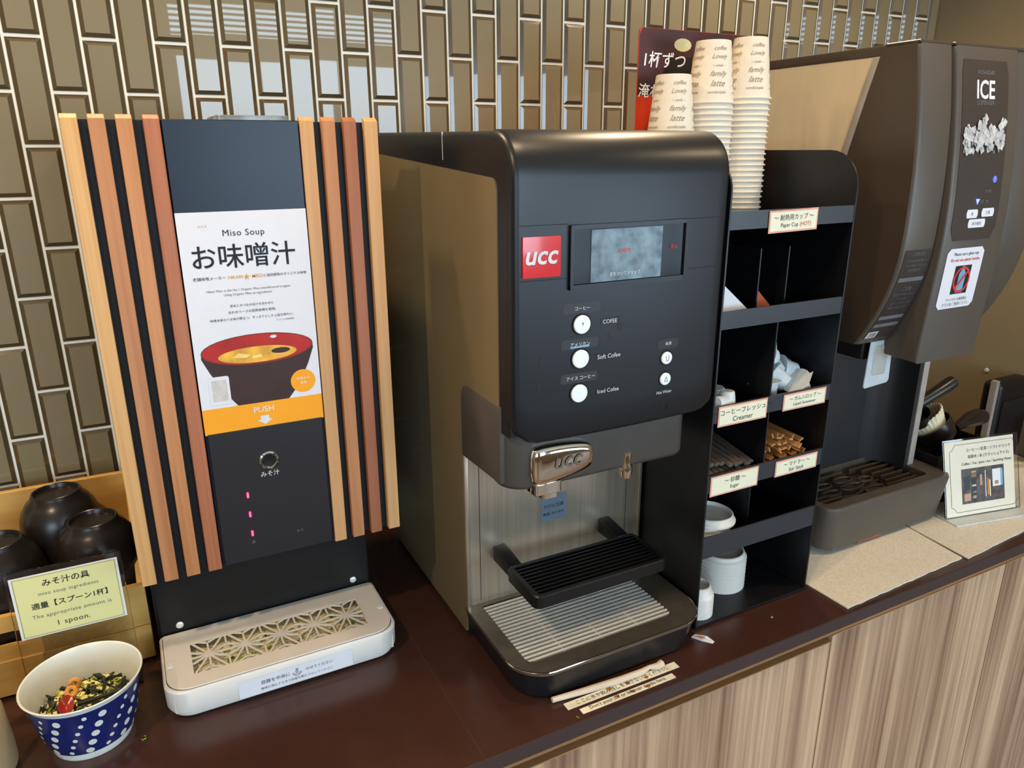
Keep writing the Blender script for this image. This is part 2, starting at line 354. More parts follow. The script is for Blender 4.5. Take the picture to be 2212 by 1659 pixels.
# worktop and cabinets
wt = thing('worktop', 'dark brown laminate worktop that everything stands on', 'worktop', (0.4, -0.35, -0.04))
obj('surface', B().box(-3.0, 0.4172, -0.692, -0.0008, -0.024, 0.0), 'worktop', wt)
obj('surface', B().box(0.4184, XR - 0.001, -0.692, -0.0008, -0.024, 0.0), 'worktop', wt)
obj('edge_band', B().box(-3.0, 0.4172, -0.6945, -0.692, -0.024, -0.0006), 'edge', wt)
obj('edge_band', B().box(0.4184, XR - 0.001, -0.6945, -0.692, -0.024, -0.0006), 'edge', wt)
obj('joint_strip', B().box(0.4172, 0.4184, -0.6946, -0.0008, -0.023, 0.0002), 'edge', wt)
obj('rail', B().box(-3.0, XR - 0.001, -0.685, -0.67, -0.040, -0.024), 'rail', wt)
cabs = [(-0.60, 0.4165, -0.059, 'left wood-grain base cabinet below the white soup tray'), (0.4195, 1.0895, -0.059, 'wood-grain base cabinet with an open finger gap, below the coffee machine'),
        (1.0925, 1.5985, -0.047, 'wood-grain base cabinet below the towels and ice machine'), (1.6015, 2.07, -0.047, 'wood-grain base cabinet at the right end of the worktop')]
for (x0, x1, zt, lab) in cabs:
    t = thing('base_cabinet', lab, 'cabinet', ((x0 + x1) / 2, -0.35, -0.87), 'base cabinets under the worktop')
    obj('body', B().box(x0 + 0.004, x1 - 0.004, -0.655, -0.01, -0.87, -0.045), 'blackmatt', t)
    d = obj('door', B().box(x0, x1, -0.682, -0.6562, -0.80, zt), 'door', t)
    obj('door_edge', B().box(x0, x1, -0.6825, -0.6562, zt, zt + 0.0025), 'dooredge', d)

# ================================================================ miso soup dispenser
SY = -0.370
mi = thing('soup_dispenser', 'miso soup dispenser with wooden slat front and white soup poster', 'soup dispenser', (0.22, -0.2, 0.0))
b = B().box(0.052, 0.387, -0.287, -0.03, 0.002, 0.802); b.bevel(0.003, 2); obj('body', b, 'blackmatt', mi)
obj('back_board', B().box(0.0475, 0.4205, SY + 0.012, -0.2875, 0.187, 0.8015), 'blackmatt', mi)
obj('base_plate', B().box(0.056, 0.383, -0.2905, -0.2872, 0.006, 0.183), 'black', mi)
for sx in (0.083, 0.357):
    b = B().lathe([(0.0001, 0), (0.0055, 0), (0.0055, 0.002), (0.004, 0.003), (0.0001, 0.003)], seg=14); b.xf(Matrix.Translation((sx, -0.2905, 0.063)) @ Matrix.Rotation(PI / 2, 4, 'X')); obj('screw', b, 'steelbar', mi)
SX = [(0.0461, 0.0643), (0.0745, 0.0926), (0.1035, 0.1214), (0.1325, 0.1508), (0.3165, 0.3347), (0.3455, 0.3632), (0.3745, 0.3917), (0.4030, 0.4212)]
for i, (a, c) in enumerate(SX):
    pts = [(SY, 0.1862), (SY + 0.012, 0.1862), (SY + 0.012, 0.8075), (SY + 0.008, 0.8075), (SY + 0.0008, 0.803), (SY, 0.8018)]
    b = B().prism(pts, 'x', a, c); b.bevel(0.0008, 1); obj('slat', b, 'slat%d' % i, mi)
b = B().box(0.1522, 0.3153, SY + 0.0015, SY + 0.0115, 0.1885, 0.8025); b.bevel(0.001, 1); obj('front_panel', b, 'gloss', mi)
FP = SY + 0.0013
b = B().box(0.1555, 0.3120, FP - 0.0022, FP, 0.1905, 0.3935); b.bevel(0.0008, 1); ct = obj('control_panel', b, 'ctrl', mi)
CP = FP - 0.0023
b = B().lathe([(0.0105, 0), (0.0135, 0), (0.0135, 0.002), (0.0115, 0.003), (0.0102, 0.0015), (0.0001, 0.0008)], seg=28); b.xf(Matrix.Translation((0.2318, CP, 0.342)) @ Matrix.Rotation(PI / 2, 4, 'X')); obj('push_button', b, 'chrome', ct)
b = B().lathe([(0.0001, 0.0012), (0.009, 0.0018), (0.0102, 0.001)], seg=24); b.xf(Matrix.Translation((0.2318, CP - 0.0003, 0.342)) @ Matrix.Rotation(PI / 2, 4, 'X')); obj('button_face', b, 'black', ct)
lettering('みそ汁', plane_map(0.2315, CP, 0.3215), 'whiteink', ct, width=0.026)
for z in (0.2939, 0.2634, 0.2327):
    b = B().prism(rr(0.1961, 0.1989, z - 0.0042, z + 0.0042, 0.001, 2), 'y', CP - 0.0012, CP); obj('status_light', b, 'led', ct)
lettering('濃', plane_map(0.1975, CP, 0.2185), 'greyink', ct, width=0.005)
lettering('みそ', plane_map(0.265, CP, 0.2205), 'greyink', ct, width=0.010)
# poster sheet on the front panel, printed
b = B().box(0.1528, 0.3148, FP - 0.0008, FP, 0.3925, 0.6913); po = obj('poster', b, 'paper', mi)
PM = plane_map(0.2338, FP - 0.0009, 0.0)
def pf(name, pts, m, d): return flat(name, [(u - 0.2338, v) for u, v in pts], PM, m, po, d)
pf('print_band', [(0.1528, 0.3925), (0.3148, 0.3925), (0.3148, 0.4293), (0.1528, 0.4293)], 'orange', 0.00012)
def ptxt(s, x, z, m, w, h=None, **k): return lettering(s, plane_map(x, FP - 0.0009, z), m, po, width=w, height=h, d=0.0004, **k)
ptxt('Miso Soup', 0.2325, 0.6630, 'ink', 0.052, spacing=1.1)
ptxt('お味噌汁', 0.2310, 0.6345, 'ink', 0.130, bold=0.008)
ptxt('老舗味噌メーカー', 0.1835, 0.6068, 'ink', 0.040); ptxt('HIKARI', 0.2160, 0.6066, 'goldink', 0.018, bold=0.01); ptxt('★', 0.2300, 0.6063, 'goldink', 0.0085); ptxt('MISO', 0.2440, 0.6063, 'goldink', 0.014, bold=0.01); ptxt('と協同開発のオリジナル味噌', 0.2800, 0.6062, 'ink', 0.056)
ptxt('Hikari Miso is the No.1 Organic Miso manufactured in Japan.', 0.2320, 0.5893, 'greyink', 0.108); ptxt('Using Organic Miso as ingredients.', 0.2300, 0.5835, 'greyink', 0.062)
ptxt('昆布とかつおの出汁を効かせた', 0.2330, 0.5685, 'ink', 0.056); ptxt('合わせベースの焙煎味噌を使用。', 0.2325, 0.5600, 'ink', 0.062); ptxt('味噌本来のうま味が際立つ、すっきりとした上品な味わい。', 0.2320, 0.5508, 'ink', 0.108)
ptxt('オリジナル味噌使用', 0.2740, 0.5440, 'greyink', 0.024)
ptxt('みそ汁', 0.1830, 0.6735, 'goldink', 0.011)
cx, cz = 0.2346, 0.5065
body = [(cx + 0.0735 * math.cos(a), cz - 0.001 + 0.0215 * math.sin(a)) for a in [PI * k / 24 for k in range(25)]]
low = [(0.1605, 0.500), (0.1690, 0.480), (0.1850, 0.450), (0.2000, 0.4293), (0.2690, 0.4293), (0.2860, 0.450), (0.3000, 0.478), (0.3085, 0.500)]
pf('print_bowl', low[:4] + low[4:] + body, 'soupbody', 0.00013)
pf('print_rim', ell(cx, cz, 0.0740, 0.0215), 'souprim2', 0.00018)
pf('print_inside', ell(cx, cz, 0.0722, 0.0200), 'souprim', 0.00022)
pf('print_soup', ell(cx - 0.001, cz - 0.0075, 0.0520, 0.0112), 'soup', 0.00026)
pf('print_tofu', [(0.2000, 0.4975), (0.2180, 0.4955), (0.2240, 0.4995), (0.2080, 0.5030)], 'tofu', 0.0003)
pf('print_tofu', [(0.2260, 0.4935), (0.2390, 0.4945), (0.2370, 0.4985), (0.2260, 0.4975)], 'tofu', 0.0003)
pf('print_wakame', ell(0.2640, 0.5010, 0.013, 0.004, 12), 'soupbody', 0.0003)
pf('print_glint', ell(0.2560, 0.5215, 0.0045, 0.0022, 12), 'whiteink', 0.0003)
pf('print_disc', ell(0.2905, 0.4525, 0.0172, 0.0168), 'orange', 0.00034)
lettering('有機みそ', plane_map(0.2905, FP - 0.0009, 0.4565), 'cream', po, width=0.018, d=0.0006); lettering('使用', plane_map(0.2905, FP - 0.0009, 0.4500), 'cream', po, width=0.009, d=0.0006)
pf('sticker', rr(0.1655, 0.1920, 0.4340, 0.4740, 0.003, 3), 'paper', 0.00036)
pf('sticker_print', rr(0.1690, 0.1885, 0.4390, 0.4690, 0.001, 2), 'sticker', 0.00046)
ptxt('PUSH', 0.2330, 0.4190, 'whiteink', 0.027, bold=0.008)
pf('print_arrow', [(0.2275, 0.4095), (0.2275, 0.4035), (0.2228, 0.4035), (0.2332, 0.3965), (0.2436, 0.4035), (0.2389, 0.4035), (0.2389, 0.4095)], 'whiteink', 0.0003)
# drip tray
dt = B(); TR = lambda g: rr(0.052 + g, 0.389 - g, -0.440 + g, -0.293 - g * 0.3, [0.004, 0.004, 0.032, 0.032], 7)
dt.loft([[(x, y, z) for x, y in TR(g)] for g, z in ((0.012, 0.001), (0.004, 0.006), (0.0, 0.016), (-0.0005, 0.047), (0.0015, 0.050), (0.0035, 0.0495), (0.004, 0.014))], True)
tr = obj('drip_tray', dt, 'white', mi)
# lid with rectangular cut-out for the lattice
LX0, LX1, LY0, LY1, LZ = 0.0925, 0.3495, -0.4075, -0.3330, 0.0495
b = B()
outer = TR(0.0045); inn = [(LX1, LY1), (LX0, LY1), (LX0, LY0), (LX1, LY0)]
ov = [b.bm.verts.new((x, y, LZ)) for x, y in outer]; iv = [b.bm.verts.new((x, y, LZ)) for x, y in inn]
edges = []
for L in (ov, iv):
    for k in range(len(L)): edges.append(b.bm.edges.new((L[k], L[(k + 1) % len(L)])))
bmesh.ops.triangle_fill(b.bm, edges=edges, use_beauty=True)
for f in list(b.bm.faces):
    c_ = f.calc_center_median()
    if LX0 < c_.x < LX1 and LY0 < c_.y < LY1: b.bm.faces.remove(f)
ret = bmesh.ops.extrude_face_region(b.bm, geom=list(b.bm.faces)); bmesh.ops.translate(b.bm, verts=[v for v in ret['geom'] if isinstance(v, bmesh.types.BMVert)], vec=(0, 0, 0.0022))
lid = obj('tray_lid', b, 'white', tr)
# hemp-leaf lattice
a_ = 0.0517; hh = a_ * math.sqrt(3) / 2; y0_ = -0.3695; x0_ = 0.1165
def clip(p, q):
    t0, t1 = 0.0, 1.0; dx, dy = q[0] - p[0], q[1] - p[1]
    for pp, qq in ((-dx, p[0] - LX0), (dx, LX1 - p[0]), (-dy, p[1] - LY0), (dy, LY1 - p[1])):
        if abs(pp) < 1e-12:
            if qq < 0: return None
        else:
            t = qq / pp
            if pp < 0: t0 = max(t0, t)
            else: t1 = min(t1, t)
    if t1 - t0 < 1e-3: return None
    return (p[0] + dx * t0, p[1] + dy * t0), (p[0] + dx * t1, p[1] + dy * t1)
segs = []
nodes = {}
for i in range(-2, 8):
    for j in range(-2, 3):
        nodes[(i, j)] = (x0_ + a_ * (i + 0.5 * j), y0_ + hh * j)
for (i, j), p in nodes.items():
    for d_ in ((1, 0), (0, 1), (-1, 1)):
        q = nodes.get((i + d_[0], j + d_[1]))
        if q: segs.append((p, q))
    for tri in (((i, j), (i + 1, j), (i, j + 1)), ((i + 1, j), (i + 1, j + 1), (i, j + 1))):
        if all(t in nodes for t in tri):
            P_ = [nodes[t] for t in tri]; c_ = (sum(p_[0] for p_ in P_) / 3, sum(p_[1] for p_ in P_) / 3)
            segs += [(c_, p_) for p_ in P_]
b = B()
for s_ in segs:
    c_ = clip(*s_)
    if not c_: continue
    (ax, ay), (bx, by) = c_; L = math.hypot(bx - ax, by - ay); nx, ny = -(by - ay) / L * 0.0013, (bx - ax) / L * 0.0013
    b.prism([(ax + nx, ay + ny), (bx + nx, by + ny), (bx - nx, by - ny), (ax - nx, ay - ny)], 'z', LZ + 0.0002, LZ + 0.0021)
for (i, j), p in nodes.items():
    if j == 0 and LX0 < p[0] < LX1: b.prism(ell(p[0], p[1], 0.0042, 0.0042, 12), 'z', LZ + 0.0002, LZ + 0.0022)
obj('lattice', b, 'white', lid, 0)
for sx in (0.0625, 0.3785):
    b = B().prism(ell(sx, -0.372, 0.005, 0.006, 14), 'z', LZ + 0.0022, LZ + 0.0032); obj('finger_tab', b, 'paper', lid)
TM = lambda x, z: plane_map(x, -0.4405, z)
flat('label', rr(-0.083, 0.083, -0.0145, 0.0145, 0.001, 2), TM(0.2290, 0.0255), 'paper', tr, 0.0003)
lettering('容器を中央に', TM(0.1975, 0.0285), 'ink', tr, width=0.041, d=0.0006); lettering('のせてください', TM(0.2615, 0.0290), 'ink', tr, width=0.040, d=0.0006)
lettering('⚓', TM(0.2285, 0.0285), 'ink', tr, width=0.0125, d=0.0006) or lettering('↓', TM(0.2285, 0.0285), 'ink', tr, height=0.014, d=0.0006)
lettering('機械が停止するまで容器を動かさないでください', TM(0.2285, 0.0180), 'greyink', tr, width=0.105, d=0.0006)
# spilled garnish in the tray
rnd = random.Random(3); b = B()
for k in range(60):
    x, y = rnd.uniform(0.10, 0.34), rnd.uniform(-0.40, -0.34); s_ = rnd.uniform(0.002, 0.005)
    n0 = b.mark(); b.box(-s_, s_, -s_ * 0.6, s_ * 0.6, 0, 0.002); b.xf(Matrix.Translation((x, y, 0.0353)) @ Matrix.Rotation(rnd.uniform(0, 3), 4, 'Z'), n0)
o = obj('spilled_garnish', b, 'leek', tr, 0); o['kind'] = 'stuff'
obj('tray_floor', B().box(0.062, 0.380, -0.432, -0.298, 0.0132, 0.0352), 'trayfloor', tr)

# clear sheet lying on top of the dispenser
b = B().prism(rr(0.23, 0.33, -0.24, -0.12, 0.006, 3), 'z', 0.8025, 0.8135); b.bevel(0.001, 1)
solo('acrylic_sheet', b, 'clearsheet', 'clear plastic sheet lying on top of the soup dispenser', 'plastic sheet')

# ================================================================ crate with upturned soup bowls
cr = thing('wooden_crate', 'pale pine crate holding upturned black bowls beside the soup dispenser', 'crate', (-0.13, -0.15, 0.0))
cx0, cx1, cyf, cyb = -0.31, 0.043, -0.263, -0.040
obj('floor_panel', B().box(cx0, cx1, cyf, cyb, 0.004, 0.012), 'crate', cr)
obj('back_panel', B().box(cx0, cx1, cyb - 0.010, cyb, 0.012, 0.236).bevel(0.001, 1), 'crate', cr)
for (xa, xb) in ((cx0, cx0 + 0.010), (cx1 - 0.010, cx1)):
    obj('side_panel', B().prism([(cyf + 0.010, 0.012), (cyb - 0.010, 0.012), (cyb - 0.010, 0.236), (cyb - 0.03, 0.236), (cyf + 0.010, 0.130)], 'x', xa, xb), 'crate', cr)
# front panel built of boards around a hand slot
fpn = B()
fpn.box(cx0, cx1, cyf, cyf + 0.010, 0.106, 0.131); fpn.box(cx0, cx1, cyf, cyf + 0.010, 0.012, 0.082)
fpn.box(cx0, -0.210, cyf, cyf + 0.010, 0.082, 0.106); fpn.box(-0.118, cx1, cyf, cyf + 0.010, 0.082, 0.106)
obj('front_panel', fpn, 'crate', cr)
obj('front_strip', B().box(cx0, cx1, cyf - 0.0045, cyf, 0.004, 0.062).bevel(0.001, 1), 'crate', cr)
bowl_me = None
def bowl_prof():
    return [(0.0001, 0.068), (0.030, 0.068), (0.0315, 0.0735), (0.0345, 0.0740), (0.0360, 0.0710), (0.0368, 0.0670), (0.0440, 0.0600), (0.0515, 0.0480), (0.0560, 0.0340), (0.0580, 0.0180), (0.0578, 0.0), (0.0563, 0.0), (0.0562, 0.018), (0.0540, 0.034), (0.0495, 0.046), (0.042, 0.057), (0.0001, 0.063)]
b = B().lathe(bowl_prof(), seg=40)
bowl0 = solo('soup_bowl', b, 'lacquer', 'x', 'bowl')
ring = B().lathe([(0.0316, 0.0738), (0.033, 0.0746), (0.0345, 0.0738), (0.033, 0.0734), (0.0316, 0.0738)], seg=40); obj('foot_ring', ring, 'lacquer', bowl0, off=(0, 0, 0))
first = True
for (x, y, top, lab, n) in ((-0.063, -0.118, 0.2515, 'rear', 7), (-0.014, -0.190, 0.2250, 'right', 6), (-0.142, -0.188, 0.2180, 'left', 6)):
    for k in range(n):
        z = top - 0.0745 - k * 0.0270
        if z < 0.0125: break
        o = bowl0 if first else copy_tree(bowl0); first = False
        o.location = (x, y, z); o.rotation_euler = (0, 0, random.uniform(0, 6))
        top_lab = {'rear': 'rearmost upturned black soup bowl against the back of the pine crate', 'right': 'upturned black soup bowl nearest the wooden slats, topmost of its stack', 'left': 'upturned black soup bowl cut off by the left edge of the photo'}
        tag(o, top_lab[lab] if k == 0 else ORD[k] + {'rear': ' black bowl from the top of the rearmost stack in the crate', 'right': ' black bowl from the top of the stack beside the wooden slats', 'left': ' black bowl from the top of the stack at the left photo edge'}[lab], 'bowl', 'upturned bowls in the crate')

# ingredient sign
sg = thing('table_sign', 'clear acrylic sign with yellow miso soup ingredients card before the crate', 'sign', (-0.048, -0.30, 0.0))
b = B().box(-0.1215, 0.0225, -0.3045, -0.3005, 0.0, 0.2165); b.bevel(0.0008, 1); obj('holder', b, 'acryl', sg)
b = B().box(-0.1215, 0.0225, -0.3215, -0.2850, 0.0, 0.004); obj('foot', b, 'acryl', sg)
obj('card', B().box(-0.1155, 0.0170, -0.3055, -0.3047, 0.1115, 0.2085), 'paper', sg)
SM = lambda x, z: plane_map(x, -0.3056, z)
cd = sg.children[-1]
flat('card_face', rr(-0.0635, 0.0635, -0.0470, 0.0470, 0.0005, 1), SM(-0.0492, 0.1600), 'cardyellow', cd, 0.0002)
b = B()
for (a0, a1, c0, c1) in ((-0.1117, 0.0133, 0.2055, 0.2059), (-0.1117, 0.0133, 0.1141, 0.1145), (-0.1117, -0.1113, 0.1141, 0.2059), (0.0129, 0.0133, 0.1141, 0.2059)): b.quad((a0, -0.3061, c0), (a1, -0.3061, c0), (a1, -0.3061, c1), (a0, -0.3061, c1))
obj('card_border', b, 'ink', cd, 0)
lettering('みそ汁の具', SM(-0.0490, 0.1935), 'ink', cd, width=0.058, d=0.0006, bold=0.01)
lettering('miso soup ingredients', SM(-0.0480, 0.1770), 'greyink', cd, width=0.074, d=0.0006, spacing=1.1)
lettering('適量【スプーン1杯】', SM(-0.0490, 0.1600), 'ink', cd, width=0.094, d=0.0006, bold=0.01)
lettering('The appropriate amount is', SM(-0.0485, 0.1425), 'greyink', cd, width=0.098, d=0.0006, spacing=1.1)
lettering('1 spoon.', SM(-0.0490, 0.1260), 'ink', cd, width=0.040, d=0.0006, spacing=1.1)

# dotted bowl with dried garnish
bx, by = -0.042, -0.402
bo = thing('polka_dot_bowl', 'white bowl with blue polka dot outside, full of dried soup garnish', 'bowl', (bx, by, 0.0))
RB = [(0.0001, 0.004), (0.043, 0.004), (0.045, 0.0), (0.0485, 0.0), (0.0500, 0.004), (0.0515, 0.011)]
ro = lambda z: 0.0515 + (0.0700 - 0.0515) * ((z - 0.011) / 0.079) ** 0.75
outer = [(ro(z), z) for z in (0.011, 0.02, 0.032, 0.045, 0.058, 0.07, 0.08, 0.0895)]
inner = [(0.0735, 0.0935), (0.0740, 0.0950), (0.0730, 0.0962), (0.0712, 0.0950), (0.0680, 0.085), (0.0650, 0.07), (0.0610, 0.05), (0.0550, 0.028), (0.0400, 0.012), (0.0001, 0.009)]
obj('bowl_shell', B().lathe(RB + outer + inner, bx, by, 56), 'china', bo)
band = [(ro(z) + 0.0003, z) for z in (0.012, 0.025, 0.04, 0.055, 0.07, 0.08, 0.0865)]
bb = obj('blue_band', B().lathe(band, bx, by, 56), 'cobalt', bo)
b = B()
for k in range(16):
    a0 = 2 * PI * k / 16
    big = k % 2 == 0
    for j in range(5 if big else 6):
        z = 0.0185 + j * (0.0142 if big else 0.0118); ang = a0 + j * 0.085; r_ = 0.0050 if big else 0.0030
        P_ = []
        for q in range(14):
            t_ = 2 * PI * q / 14; zz = z + r_ * math.sin(t_); rad = ro(min(max(zz, 0.0111), 0.0895)) + 0.0006; an = ang + r_ * math.cos(t_) / rad
            P_.append((bx + rad * math.cos(an), by + rad * math.sin(an), zz))
        b.poly(P_)
obj('dots', b, 'china', bb, 0)
def bits(mats, n, seed, zc, rmax, smin, smax, kind):
    rnd = random.Random(seed); b = B()
    for k in range(n):
        a, r = rnd.uniform(0, 2 * PI), rmax * math.sqrt(rnd.random()); s_ = rnd.uniform(smin, smax)
        z = zc + 0.010 * (1 - (r / rmax) ** 2) + rnd.uniform(-0.002, 0.004)
        n0 = b.mark()
        if kind == 'cube': b.box(-s_, s_, -s_ * 0.8, s_ * 0.8, -s_ * 0.7, s_ * 0.7)
        elif kind == 'flake': b.box(-s_ * 1.5, s_ * 1.5, -s_, s_, -s_ * 0.2, s_ * 0.2)
        elif kind == 'ring':
            b.tube([(s_ * math.cos(2 * PI * q / 10), s_ * math.sin(2 * PI * q / 10), 0) for q in range(11)], s_ * 0.38, 6)
        b.xf(Matrix.Translation((bx + r * math.cos(a), by + r * math.sin(a), z)) @ Matrix.Rotation(rnd.uniform(0, 6), 4, 'Z') @ Matrix.Rotation(rnd.uniform(-1.2, 1.2), 4, 'X'), n0)
    return b
g = thing('soup_garnish', 'dried wakame, tofu cubes and leek heaped in the polka dot bowl', 'garnish', (bx, by, 0.04)); g['kind'] = 'stuff'
base = B().lathe([(0.0001, 0.012), (0.050, 0.030), (0.0585, 0.046), (0.045, 0.053), (0.02, 0.056), (0.0001, 0.057)], bx, by, 24)
obj('wakame_bed', base, 'wakame', g)
for nm, m_, n, sd, smin, smax, kd in (('wakame', 'wakame', 170, 5, 0.003, 0.006, 'flake'), ('tofu_cubes', 'tofubit', 110, 6, 0.0026, 0.0044, 'cube'), ('leek_rings', 'leek', 100, 8, 0.0022, 0.0038, 'ring')):
    o = obj(nm, bits(None, n, sd, 0.050, 0.053, smin, smax, kd), m_, g, 0); o['kind'] = 'stuff'
for i, (x, y, z, ry) in enumerate(((bx - 0.012, by + 0.020, 0.073, 0.5), (bx - 0.016, by + 0.006, 0.071, -0.3))):
    b = B().tube([(0.0055 * math.cos(2 * PI * q / 16), 0.0055 * math.sin(2 * PI * q / 16), 0) for q in range(17)], 0.0032, 8); b.xf(Matrix.Translation((x, y, z)) @ Matrix.Rotation(1.0 + ry, 4, 'X') @ Matrix.Rotation(0.4, 4, 'Z')); 
    solo('fu_ring', b, 'fu', ('toasted orange wheat gluten ring at the back of the garnish', 'toasted wheat gluten ring beside the red spoon')[i], 'garnish', 'gluten rings in the garnish')
sp = thing('spoon', 'red lacquer spoon with dark handle resting in the garnish bowl', 'spoon', (bx, by, 0.065))
b = B().lathe([(0.0001, -0.004), (0.010, -0.0025), (0.0150, 0.001), (0.0158, 0.002), (0.0145, 0.0018), (0.009, -0.0010), (0.0001, -0.0022)], seg=24); b.xf(Matrix.Translation((bx - 0.020, by - 0.026, 0.0745)) @ Matrix.Rotation(0.25, 4, 'Y') @ Matrix.Rotation(0.5, 4, 'X') @ Matrix.Diagonal((0.58, 0.88, 0.9, 1))); obj('spoon_bowl', b, 'redlac', sp)
obj('handle', B().tube([(bx - 0.006, by - 0.030, 0.0745), (bx + 0.012, by - 0.034, 0.078), (bx + 0.034, by - 0.040, 0.0835), (bx + 0.046, by - 0.043, 0.0870)], [0.0028, 0.0026, 0.0032, 0.0036], 10), 'black', sp)
# beige canister at the left edge
b = B().lathe([(0.0001, 0.0), (0.0600, 0.0), (0.0635, 0.004), (0.0635, 0.030), (0.0600, 0.085), (0.052, 0.112), (0.040, 0.124), (0.0001, 0.130)], -0.192, -0.412, 40)
solo('ceramic_jar', b, 'canister', 'beige ceramic jar cut off at the lower left corner', 'jar')

# ================================================================ coffee machine
CX0, CX1 = 0.503, 0.8385
cm = thing('coffee_machine', 'large black coffee machine with red badge, screen and white buttons', 'coffee machine', (0.67, -0.35, 0.0))
CF = -0.612
b = B().box(CX0 + 0.002, CX1 - 0.002, -0.446, -0.09, 0.002, 0.42); obj('lower_body', b, 'blackmatt', cm)
# upper housing: rounded hood running from the back to the front
prof = [(-0.09, 0.405), (-0.60, 0.405)]
R_ = 0.052
for k in range(11):
    a = PI / 2 * k / 10; prof.append((-0.60 + R_ - R_ * math.cos(a), 0.787 - R_ + R_ * math.sin(a)))
prof.append((-0.09, 0.794))
b = B().prism(prof, 'x', CX0, CX1); b.bevel(0.006, 3, lambda c, d: abs(d.x) < 0.5 and (c.z > 0.70 or c.y < -0.55)); obj('hood', b, 'machine', cm)
obj('hood_seam', B().box(CX0 - 0.0004, CX0 + 0.001, -0.4012, -0.3998, 0.752, 0.7890), 'steelbar', cm)
# bronze side panels
for sgn, x in ((1, CX0), (-1, CX1)):
    pts = [(-0.095, 0.010), (-0.4445, 0.010), (-0.4445, 0.400)] + [(-0.4745 + 0.03 * math.cos(a) , 0.41 + 0.03 * math.sin(a)) for a in ()] + [(-0.573, 0.440)]
    pts += [(-0.573 + 0.016 - 0.016 * math.cos(a), 0.733 - 0.016 + 0.016 * math.sin(a)) for a in [PI / 2 * k / 6 for k in range(7)]] + [(-0.095, 0.760)]
    obj('side_panel', B().prism(pts, 'x', x - 0.0018 * sgn, x + 0.002 * sgn), 'sidepan', cm)
# front door: one bowed skin from the rounded bottom corners up over the brow
def bow(x): return CF - 0.006 + 0.22 * (x - 0.67) ** 2
def zbot(x):
    z = 0.393
    for (xe, r, sgn) in ((CX0, 0.040, 1), (CX1, 0.034, -1)):
        u = r - sgn * (x - xe)
        if u > 0: z = max(z, 0.393 + r - math.sqrt(max(0, r * r - min(u, r) ** 2)))
    return z
cols = []
rc = 0.009
for k in range(6):
    a = PI / 2 * k / 5; cols.append((CX0 + 0.0003 + rc * (1 - math.cos(a)), rc * (1 - math.sin(a))))
for k in range(1, 24): cols.append((CX0 + rc + (CX1 - CX0 - 2 * rc) * k / 24, 0.0))
for k in range(6):
    a = PI / 2 * (5 - k) / 5; cols.append((CX1 - 0.0003 - rc * (1 - math.cos(a)), rc * (1 - math.sin(a))))
b = B(); rings = []
BR = 0.056
for (x, dy) in [(CX0 + 0.0003, 0.034)] + cols + [(CX1 - 0.0003, 0.034)]:
    z0 = zbot(x); y = bow(x) + dy; e = min(dy, rc) ; pr_ = [(x, -0.575 if dy < 0.02 else max(y, -0.575), z0 + 0.004), (x, min(y + 0.006, -0.575), z0 + 0.0015), (x, y + 0.0012, z0 + 0.004), (x, y, z0 + 0.008)]
    for q in range(1, 9): pr_.append((x, y, z0 + 0.008 + (0.733 - z0 - 0.008) * q / 8))
    for q in range(1, 13):
        a = PI / 2 * q / 12; pr_.append((x, y + (BR - dy * 0.5) * (1 - math.cos(a)), 0.733 + (BR - dy * 1.0 if dy < 0.02 else BR - 0.010) * math.sin(a)))
    rings.append(pr_)
b.loft(rings, False, False); dr = obj('front_door', b, 'machine', cm, 60)
DM = lambda x, z, e=0.0: (lambda u, v, d: (x + u, bow(x + u) - d - e, z + v))
def slab(name, pts, th, m, parent, e=0.0, bev=0.0):
    b = B(); f = [(x, bow(x) - e - th, z) for x, z in pts]; bk = [(x, bow(x) - e + 0.002, z) for x, z in pts]
    b.loft([bk, f], True)
    if bev: b.bevel(bev, 2, lambda c, d: c.y < min(p[1] for p in bk) - 0.0001 and abs(c.y) > 0)
    return obj(name, b, m, parent)
# seams
for (xa, xb, z) in ((CX0 + 0.009, 0.578, 0.6785), (0.763, CX1 - 0.009, 0.6765), (CX0 + 0.009, 0.578, 0.6120), (0.768, CX1 - 0.009, 0.6095)):
    slab('seam', [(xa, z - 0.0005), (xb, z - 0.0005), (xb, z + 0.0005), (xa, z + 0.0005)], 0.0003, 'blackmatt', dr)
bd = slab('badge', rr(0.5150, 0.5660, 0.6160, 0.6655, 0.001, 2), 0.003, 'badge', cm)
lettering('ucc', DM(0.5405, 0.6400, 0.0032), 'whiteink', bd, width=0.044, d=0.0004, shear=0.2, bold=0.02)
bz = slab('display_frame', rr(0.5790, 0.7650, 0.5965, 0.6770, 0.006, 4), 0.0015, 'black', cm)
for (pts) in (rr(0.5790, 0.7650, 0.5965, 0.6030, 0.002, 2), rr(0.5790, 0.7650, 0.6720, 0.6770, 0.002, 2), rr(0.5790, 0.5835, 0.5965, 0.6770, 0.001, 2), rr(0.7575, 0.7650, 0.5965, 0.6770, 0.002, 2)):
    slab('display_rim', pts, 0.005, 'machine', bz)
slab('display_glass', rr(0.5835, 0.7575, 0.6030, 0.6720, 0.0005, 1), 0.0019, 'screendark', bz)
sc = slab('display_picture', rr(0.6100, 0.7200, 0.6040, 0.6700, 0.0005, 1), 0.0023, 'screen', bz)
lettering('豆をひいてドリップ', DM(0.6620, 0.6130, 0.0024), 'whiteink', bz, width=0.048, d=0.0004)
lettering('お待ち', DM(0.6600, 0.6420, 0.0024), 'redink', bz, width=0.020, d=0.0004)
lettering('停止', DM(0.7400, 0.6420, 0.0020), 'redink', bz, width=0.012, d=0.0004)
